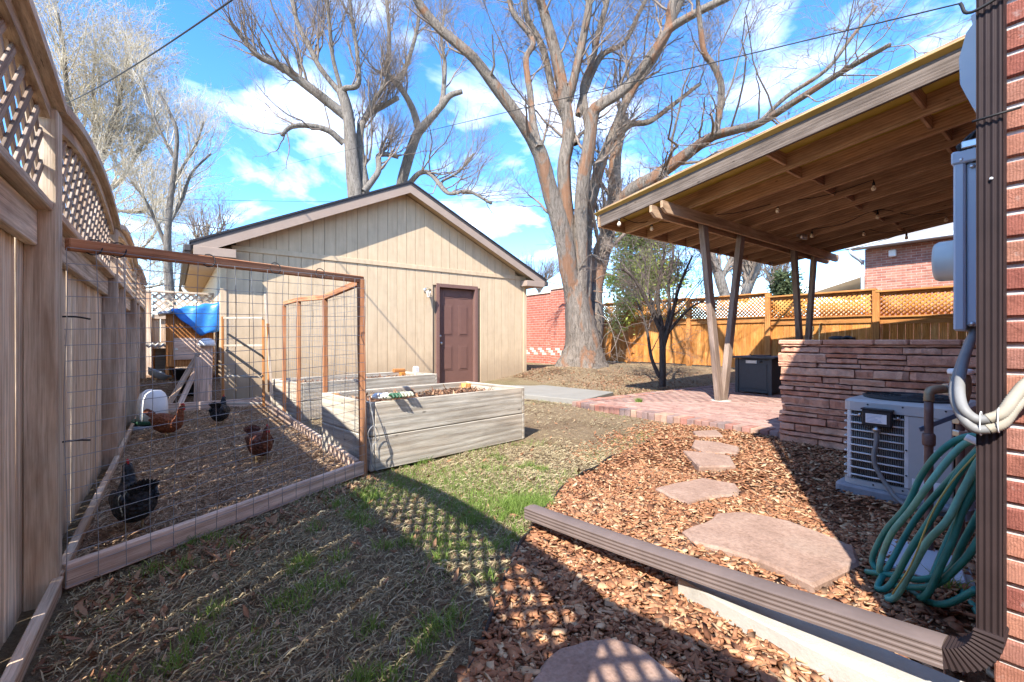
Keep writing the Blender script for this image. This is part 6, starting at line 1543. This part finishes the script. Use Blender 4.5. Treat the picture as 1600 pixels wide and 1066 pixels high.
T_FAR2=[[(27.24,13.31,3.46,0.306),(27.6,13.04,4.61,0.255),(28.03,12.72,5.76,0.204),(28.34,12.49,6.91,0.153)],[(27.6,13.04,4.61,0.191),(27.42,13.18,5.76,0.153),(26.93,13.54,7.29,0.115)]]
T_FAR3=[[(36.3,15.26,3.61,0.193),(36.27,15.29,5.05,0.161),(36.23,15.32,6.26,0.129),(36.19,15.35,7.22,0.096)],[(36.27,15.29,4.81,0.121),(35.84,15.61,6.02,0.089),(35.46,15.9,6.5,0.058)],[(36.27,15.29,5.05,0.121),(36.69,14.97,6.02,0.089),(37.0,14.74,6.6,0.058)]]
T_FAR4=[[(25.92,30.56,4.62,0.142),(25.97,30.52,5.76,0.105),(25.92,30.56,6.61,0.068)],[(25.92,30.56,5.48,0.113),(26.38,30.22,6.33,0.085),(26.83,29.88,6.78,0.057)],[(25.92,30.56,5.48,0.113),(25.47,30.9,6.21,0.085),(25.2,31.1,6.55,0.057)]]
T_FAR5=[[(2.02,36.0,3.31,0.17),(1.88,36.1,5.43,0.136),(1.75,36.2,7.14,0.102),(1.85,36.13,8.84,0.068)],[(1.81,36.15,5.86,0.102),(1.34,36.51,7.56,0.077),(1.0,36.77,8.84,0.051)],[(1.81,36.15,6.28,0.102),(2.36,35.74,7.99,0.077),(2.77,35.44,9.05,0.051)]]

tree('maple_tree', T_BIG, 'huge bare maple with peeling orange bark right of the garage', 'bark_big', 'twig', [
    dict(n=190, l0=1.0, l1=3.0, rr=.28, k=7, up=.25, ang=.85, wig=.22, u0=.15, rmin=.008),
    dict(n=1300, l0=.5, l1=1.5, rr=.42, k=6, up=.15, ang=.8, wig=.25, u0=.15, rmin=.005),
    dict(n=15000, l0=.25, l1=1.0, rr=.5, k=5, up=.08, ang=.75, wig=.28, u0=.1, rmin=.0032, droop=.12)], flare=True, rough=.085, sides=16)
tree('cottonwood_tree', T_A, 'tall bare pale-trunked tree behind the left slope of the garage roof', 'bark_grey', 'twig', [
    dict(n=120, l0=1.5, l1=4.0, rr=.35, k=7, up=.55, ang=.75, wig=.2, u0=.2, rmin=.012),
    dict(n=700, l0=.8, l1=2.2, rr=.45, k=6, up=.35, ang=.7, wig=.22, u0=.15, rmin=.007),
    dict(n=10000, l0=.35, l1=1.3, rr=.5, k=5, up=.15, ang=.7, wig=.25, u0=.1, rmin=.0034)], sides=10, group='bare trees behind the garage')
tree('cottonwood_tree', T_B, 'bare forked tree rising behind the garage ridge', 'bark_grey', 'twig', [
    dict(n=90, l0=1.5, l1=4.0, rr=.35, k=7, up=.55, ang=.75, wig=.2, u0=.2, rmin=.012),
    dict(n=550, l0=.8, l1=2.2, rr=.45, k=6, up=.3, ang=.7, wig=.22, u0=.15, rmin=.007),
    dict(n=5500, l0=.35, l1=1.2, rr=.5, k=5, up=.1, ang=.7, wig=.25, u0=.1, rmin=.0034)], sides=10, group='bare trees behind the garage')
tree('slim_tree', T_SLIM, 'slim bare tree standing behind the coop and back fence', 'bark_grey', 'twig_pale', [
    dict(n=70, l0=.8, l1=2.2, rr=.4, k=6, up=.5, ang=.7, wig=.15, u0=.1, rmin=.008),
    dict(n=450, l0=.5, l1=1.3, rr=.5, k=5, up=.3, ang=.7, wig=.18, u0=.1, rmin=.005),
    dict(n=2200, l0=.25, l1=.7, rr=.55, k=4, up=.1, ang=.7, wig=.2, u0=.1, rmin=.0035)], sides=8)
tree('willow_tree', T_WISP, 'wispy pale budding tree rising above the left lattice fence', 'bark_grey', 'twig_pale', [
    dict(n=160, l0=1.5, l1=3.6, rr=.4, k=7, up=.5, ang=.7, wig=.15, u0=.1, rmin=.009),
    dict(n=1700, l0=.8, l1=2.2, rr=.5, k=6, up=.2, ang=.7, wig=.2, u0=.1, rmin=.006, droop=.1),
    dict(n=15000, l0=.35, l1=1.1, rr=.6, k=5, up=.05, ang=.7, wig=.22, u0=.1, rmin=.0042, droop=.3)], sides=8, buds=14000)
tree('ornamental_tree', T_SMALLTREE, 'small dark multi-stemmed bare tree beside the brick patio', 'bark_dark', 'twig_dark', [
    dict(n=80, l0=.5, l1=1.4, rr=.4, k=6, up=.3, ang=.8, wig=.2, u0=.2, rmin=.005),
    dict(n=320, l0=.3, l1=.8, rr=.5, k=5, up=.1, ang=.8, wig=.25, u0=.1, rmin=.004),
    dict(n=2600, l0=.15, l1=.5, rr=.55, k=4, up=.0, ang=.8, wig=.25, u0=.1, rmin=.0026, droop=.1)], sides=8)
for lim, lab in ((T_FAR1, 'grey bare tree seen under the patio roof beyond the fence'), (T_FAR2, 'second bare tree under the patio roof, right of the grey one'),
                 (T_FAR3, 'distant twiggy tree between the two pairs of patio posts'), (T_FAR4, 'distant tree in the gap between garage eave and maple'), (T_FAR5, 'far bare tree beyond the garage left eave')):
    tree('bare_tree', lim, lab, 'bark_grey', 'twig', [
        dict(n=45, l0=1.0, l1=2.8, rr=.45, k=6, up=.5, ang=.7, wig=.18, u0=.1, rmin=.012),
        dict(n=280, l0=.6, l1=1.6, rr=.5, k=5, up=.3, ang=.7, wig=.2, u0=.1, rmin=.008),
        dict(n=1300, l0=.3, l1=.9, rr=.6, k=4, up=.1, ang=.7, wig=.2, u0=.1, rmin=.006)], sides=7, skip=0, group='bare trees beyond the fences')
# brushy sucker shoots on the maple trunk, hanging towards the fence
def evergreen(name, base, h, rad, n, mat, label, size=.1, conical=.6, lean=0):
    t = thing(name, base, label, 'tree')
    tube('trunk', [(base[0], base[1], base[2]), (base[0] + .05, base[1], base[2] + h * .5), (base[0], base[1] + .05, base[2] + h * .95)], [.14, .09, .02], M_['bark_dark'], t, sides=8)
    # boughs, then leaf sprays on them
    nb = 130; u = RNG.random(nb) ** .8; a = RNG.uniform(0, 2 * np.pi, nb); L = rad * (1 - conical * u) * RNG.uniform(.55, 1.15, nb); z0 = h * (.18 + .80 * u)
    s = np.linspace(0, 1, 5)
    P = np.stack([base[0] + np.cos(a)[:, None] * L[:, None] * s, base[1] + np.sin(a)[:, None] * L[:, None] * s, base[2] + z0[:, None] + (L[:, None] * .35) * s - L[:, None] * .25 * s ** 2], -1)
    V, F = tubes_np(P, np.linspace(.025, .006, 5)[None] * np.ones((nb, 1)), 4)
    add('boughs', np_mesh('boughs', V, F), M_['bark_dark'], t)
    i = RNG.integers(0, nb, n); f = RNG.random(n) ** .6 * 3.99; j = f.astype(int); tt = (f - j)[:, None]
    c = P[i, j] * (1 - tt) + P[i, np.minimum(j + 1, 4)] * tt + RNG.normal(0, rad * .085, (n, 3))
    d = RNG.normal(0, 1, (n, 3)); d[:, 2] *= .6; d /= np.linalg.norm(d, axis=1, keepdims=True); w = np.cross(d, RNG.normal(0, 1, (n, 3))); w /= np.linalg.norm(w, axis=1, keepdims=True)
    S = size * RNG.uniform(.5, 1.2, n)[:, None]
    V = np.stack([c, c + d * S * .5 + w * S * .22, c + d * S, c + d * S * .5 - w * S * .22], 1).reshape(-1, 3); b = (np.arange(n) * 4)[:, None]
    add('crown', np_mesh('crown', V, b + np.array([[0, 1, 2, 3]])), M_[mat], t)
    return t
evergreen('juniper_tree', (14.6, 11.0, .1), 5.6, 2.2, 22000, 'leaf_green', 'yellow-green evergreen behind the cedar fence, right of the maple', .17, .55)
evergreen('pine_tree', (33.0, 13.2, .1), 5.6, 1.7, 5000, 'leaf_dark', 'distant dark pine top between the posts and neighbour house', .3, .5)

# ------------------------------------------------------------------ overhead wires
def cable(a, b, sag, r, label):
    a, b = np.array(a, float), np.array(b, float); s = np.linspace(0, 1, 25)
    P = a + (b - a) * s[:, None]; P[:, 2] -= sag * 4 * s * (1 - s)
    tube('overhead_cable', P, r, M_['cord'], None, n=49, sides=6, label=label, cat='cable', group='overhead wires')
cable((1.6, 2.0, 4.2), (-4.2, 24.4, 9.6), .35, .011, 'thick twisted overhead cable sloping across the upper left sky')
cable((1.622, .236, 1.92), (2.29, 40.8, 13.15), .05, .0019, 'thin wire from the house corner passing behind the maple limbs')
cable((-2.6, 22, 6.0), (1.6, 9.0, 2.95), .12, .008, 'wire dropping to the left slope of the garage roof')
cable((-1.4, 30, 8.4), (30, 24, 13.5), .5, .010, 'far wire crossing behind the trees above the garage')
cable((8.8, 13.0, 3.7), (22, 20.5, 4.3), .1, .010, 'short wire running from the right garage eave past the trunk')
# ------------------------------------------------------------------ ground cover
def scatter(n, x0, x1, y0, y1, f):
    P = np.column_stack([RNG.uniform(x0, x1, n), RNG.uniform(y0, y1, n)]); return P[f(P[:, 0], P[:, 1])]
def with_z(P, zf=gz, dz=0.0): return np.column_stack([P, zf(P[:, 0], P[:, 1]) + dz])
_ph = RNG.uniform(0, 6.28, (8, 3))
def patch(x, y, s=1.0):
    v = np.zeros_like(x)
    for i in range(8):
        a = i * .8 + _ph[i, 0]; k = (1.2 + i * .75) * s
        v = v + np.sin(k * (x * np.cos(a) + y * np.sin(a)) + _ph[i, 1]) / (1 + i * .35)
    return v / 2.6
BED1 = [(1.24, 3.54), (2.99, 3.78), (2.86, 4.78), (1.12, 4.55)]
def on_lawn(x, y):
    m = (x > FX + .06) & ~inpoly(x, y, MULCH) & ~inpoly(x, y, RUN) & ~inpoly(x, y, BED1) & ~inpoly(x, y, pv)
    m &= ~((x > 5.1) & (x < 11.9) & (y < 5.3)) & ~((x > GX0 - .1) & (x < GX1 + .1) & (y > GY - .03)) & ~((x < 1.25) & (y > 3.5)) & ~((x > 1.25) & (x < 3.6) & (y > 6.5) & (y < 7.9))
    m &= (x < OX) & ~((x > HX) & (y < HY)) & ~((x < 1.2) & (y > 2.66 + (x + .36) * .57))
    for q in FS.values(): m &= ~inpoly(x, y, q)
    return m
# bark chips
def on_bark(x, y):
    m = inpoly(x, y, MULCH) & ~((x > AX0 - .06) & (x < AX1 + .06) & (y > AY0 - .05) & (y < AY1 + .06)) & ~((x > HX - .02) & (y < HY + .01))
    for q in FS.values(): m &= ~inpoly(x, y, q)
    m &= ~inpoly(x, y, [(1.625, -.2), (1.79, -.2), (1.75, 1.02), (1.65, 1.03), (1.63, .84), (1.615, .6)])
    return m
P = np.concatenate([scatter(34000, -.1, 5.2, -.6, 3.4, on_bark), scatter(24000, .5, 3.2, .4, 2.4, on_bark)])
d = np.hypot(P[:, 0], P[:, 1])
Pz = with_z(P, mulch_h, .006) + np.column_stack([np.zeros((len(P), 2)), RNG.uniform(-.004, .014, len(P))])
add('bark_mulch', chips(Pz, .012, .075, .30), M_['chips'], label='brown bark chips covering the bed by the house', cat='bark', kind='stuff')
# chips strewn beyond the edging and along the patio
P = scatter(5200, 2.2, 5.2, 2.0, 3.9, lambda x, y: on_lawn(x, y) & (y - (2.2 + .33 * (x - 1.8)) < .35 + .3 * RNG.random(len(x)) ** 2) & (x > 2.9))
add('stray_bark', chips(with_z(P, gz, .008), .018, .06, .3), M_['chips'], label='loose bark chips strewn over the lawn edge before the patio', cat='bark', kind='stuff')
# dry grass thatch
P = np.concatenate([scatter(75000, -.4, 3.4, -.3, 4.0, on_lawn), scatter(52000, .2, 8.5, 1.2, 8.6, on_lawn), scatter(16000, 5, 13.3, 5, 12, on_lawn)])
keep = patch(P[:, 0], P[:, 1], 1.3) + RNG.normal(0, .45, len(P)) > -.12; P = P[keep]
add('dry_grass', strands(with_z(P, gz, .004), .02, .07, .0016, .22), M_['thatch'], label='matted straw-coloured dry lawn grass', cat='dry grass', kind='stuff')
# green grass
P = np.concatenate([scatter(110000, -.3, 3.2, -.1, 4.0, on_lawn), scatter(70000, 1.0, 6.5, 1.6, 6.5, on_lawn)])
g = patch(P[:, 0] + 3, P[:, 1] - 2, 1.6)
x, y = P[:, 0], P[:, 1]
bonus = 1.9 * np.exp(-(((x - 1.75) / .33) ** 2 + ((y - 2.32) / .28) ** 2)) + 1.2 * np.exp(-(((x - 1.2) / .5) ** 2 + ((y - 2.3) / .35) ** 2)) + .55 * np.exp(-(((x - 1.5) / .5) ** 2 + ((y - 3.2) / .4) ** 2)) + .5 * np.exp(-(((x - .9) / .35) ** 2 + ((y - 1.75) / .3) ** 2)) \
      + 1.0 * np.exp(-(((x - 2.6) / .5) ** 2 + ((y - 3.6) / .25) ** 2)) - .1 * np.exp(-(((x - .4) / .7) ** 2 + ((y - 1.9) / .7) ** 2)) - .9 * np.exp(-(((x - 3.4) / .9) ** 2 + ((y - 3.6) / .7) ** 2)) - .6 * (y > 4.6) - .7 * np.exp(-(((x - .2) / .5) ** 2 + ((y - 2.75) / .25) ** 2))
keep = RNG.random(len(P)) < np.clip(.16 + .42 * (g + bonus - .30), .0, .95); P = P[keep]; bz = bonus[keep]
Pz = with_z(P, gz)
add('green_grass', blades(Pz, .012, .055, .0019, .55), M_['grass'], label='patchy short green spring grass on the lawn', cat='grass', kind='stuff')
for (cx, cy, r, n, lab) in ((1.78, 2.22, .17, 1400, 'bright tall grass clump at the end of the downspout extension'), (5.35, 5.28, .10, 500, 'green grass tuft between path and brick patio'), (5.95, 4.55, .05, 260, 'small green weed tuft growing in the patio brick'),
                            (1.75, 3.70, .10, 500, 'grass tuft at the foot of the near raised bed'), (2.6, .42, .05, 120, 'small green weed under the hanging hose')):
    a_ = RNG.uniform(0, 6.28, n); r_ = r * RNG.random(n) ** .7; P = np.column_stack([cx + r_ * np.cos(a_), cy + r_ * np.sin(a_)]); Q = with_z(P, gz)
    if cx > 5.5: Q[:, 2] = PZ
    o = add('grass_tuft', blades(Q, .03, .085 if n > 200 else .12, .0022, .45), M_['grass'], label=lab, cat='grass tuft')
# clumps of greener grass in the near lawn, and crumbs of soil and leaf
cc = scatter(420, -.2, 2.6, .3, 3.4, on_lawn); cc = cc[patch(cc[:, 0] * 1.3 + 1, cc[:, 1] * 1.3, 1.4) > -.1][:70]
Pc = np.concatenate([np.column_stack([RNG.normal(x_, .028, 60), RNG.normal(y_, .028, 60)]) for x_, y_ in cc]); Pc = Pc[on_lawn(Pc[:, 0], Pc[:, 1])]
add('grass_clumps', blades(with_z(Pc, gz), .025, .075, .0021, .55), M_['grass'], label='scattered green grass clumps in the shaded near lawn', cat='grass', kind='stuff')
Pc = scatter(26000, -.36, 3.4, .2, 3.6, on_lawn)
add('soil_crumbs', chips(with_z(Pc, gz, .003), .003, .014, .5), M_['crumbs'], label='small crumbs of dark soil and leaf between the grass', cat='soil', kind='stuff')
# straw in the run
P = np.concatenate([scatter(42000, -.42, 1.16, 2.6, 8.3, lambda x, y: inpoly(x, y, RUN)), scatter(9000, -.42, .62, 8.3, 10.5, lambda x, y: inpoly(x, y, RUN2))])
add('straw_litter', strands(with_z(P, gz, .016), .02, .09, .0018, .22), M_['straw'], label='brown straw litter on the chicken run floor', cat='straw', kind='stuff')
# dead leaves: along the run board, fence foot, garage and tree
def lz(n, cx, cy, sx, sy): return np.column_stack([RNG.normal(cx, sx, n), RNG.normal(cy, sy, n)])
P = np.concatenate([np.column_stack([(lambda u: -.3 + 1.4 * u)(uu := RNG.random(750)), 2.56 + .82 * uu - np.abs(RNG.normal(0, .16, 750))]), scatter(1000, -.36, 3.0, .3, 3.5, on_lawn), scatter(1500, .5, 8, 2, 8.5, on_lawn),
                    lz(1500, 6.9, 8.35, .75, .28), lz(2200, 8.4, 7.0, 1.3, .45), lz(1400, 7.6, 5.75, 1.1, .22), lz(700, 10.5, 6.6, 1.2, .7), scatter(400, -.35, .0, .3, 2.6, on_lawn)])
P = P[on_lawn(P[:, 0], P[:, 1])]
add('fallen_leaves', litter(with_z(P, gz, .004), .010, .034, .35), M_['leaves'], label='dry brown leaves scattered over the lawn and under the maple', cat='leaves', kind='stuff')
P = scatter(350, 4.6, 6.6, 5.6, 8.6, lambda x, y: inpoly(x, y, pv)); P = np.concatenate([P[:40]])
for k in range(14):
    u = random.uniform(0, 2 * math.pi); r = .75 + random.uniform(0, .4); x, y = 9.35 + r * math.cos(u), 9.2 + r * math.sin(u)
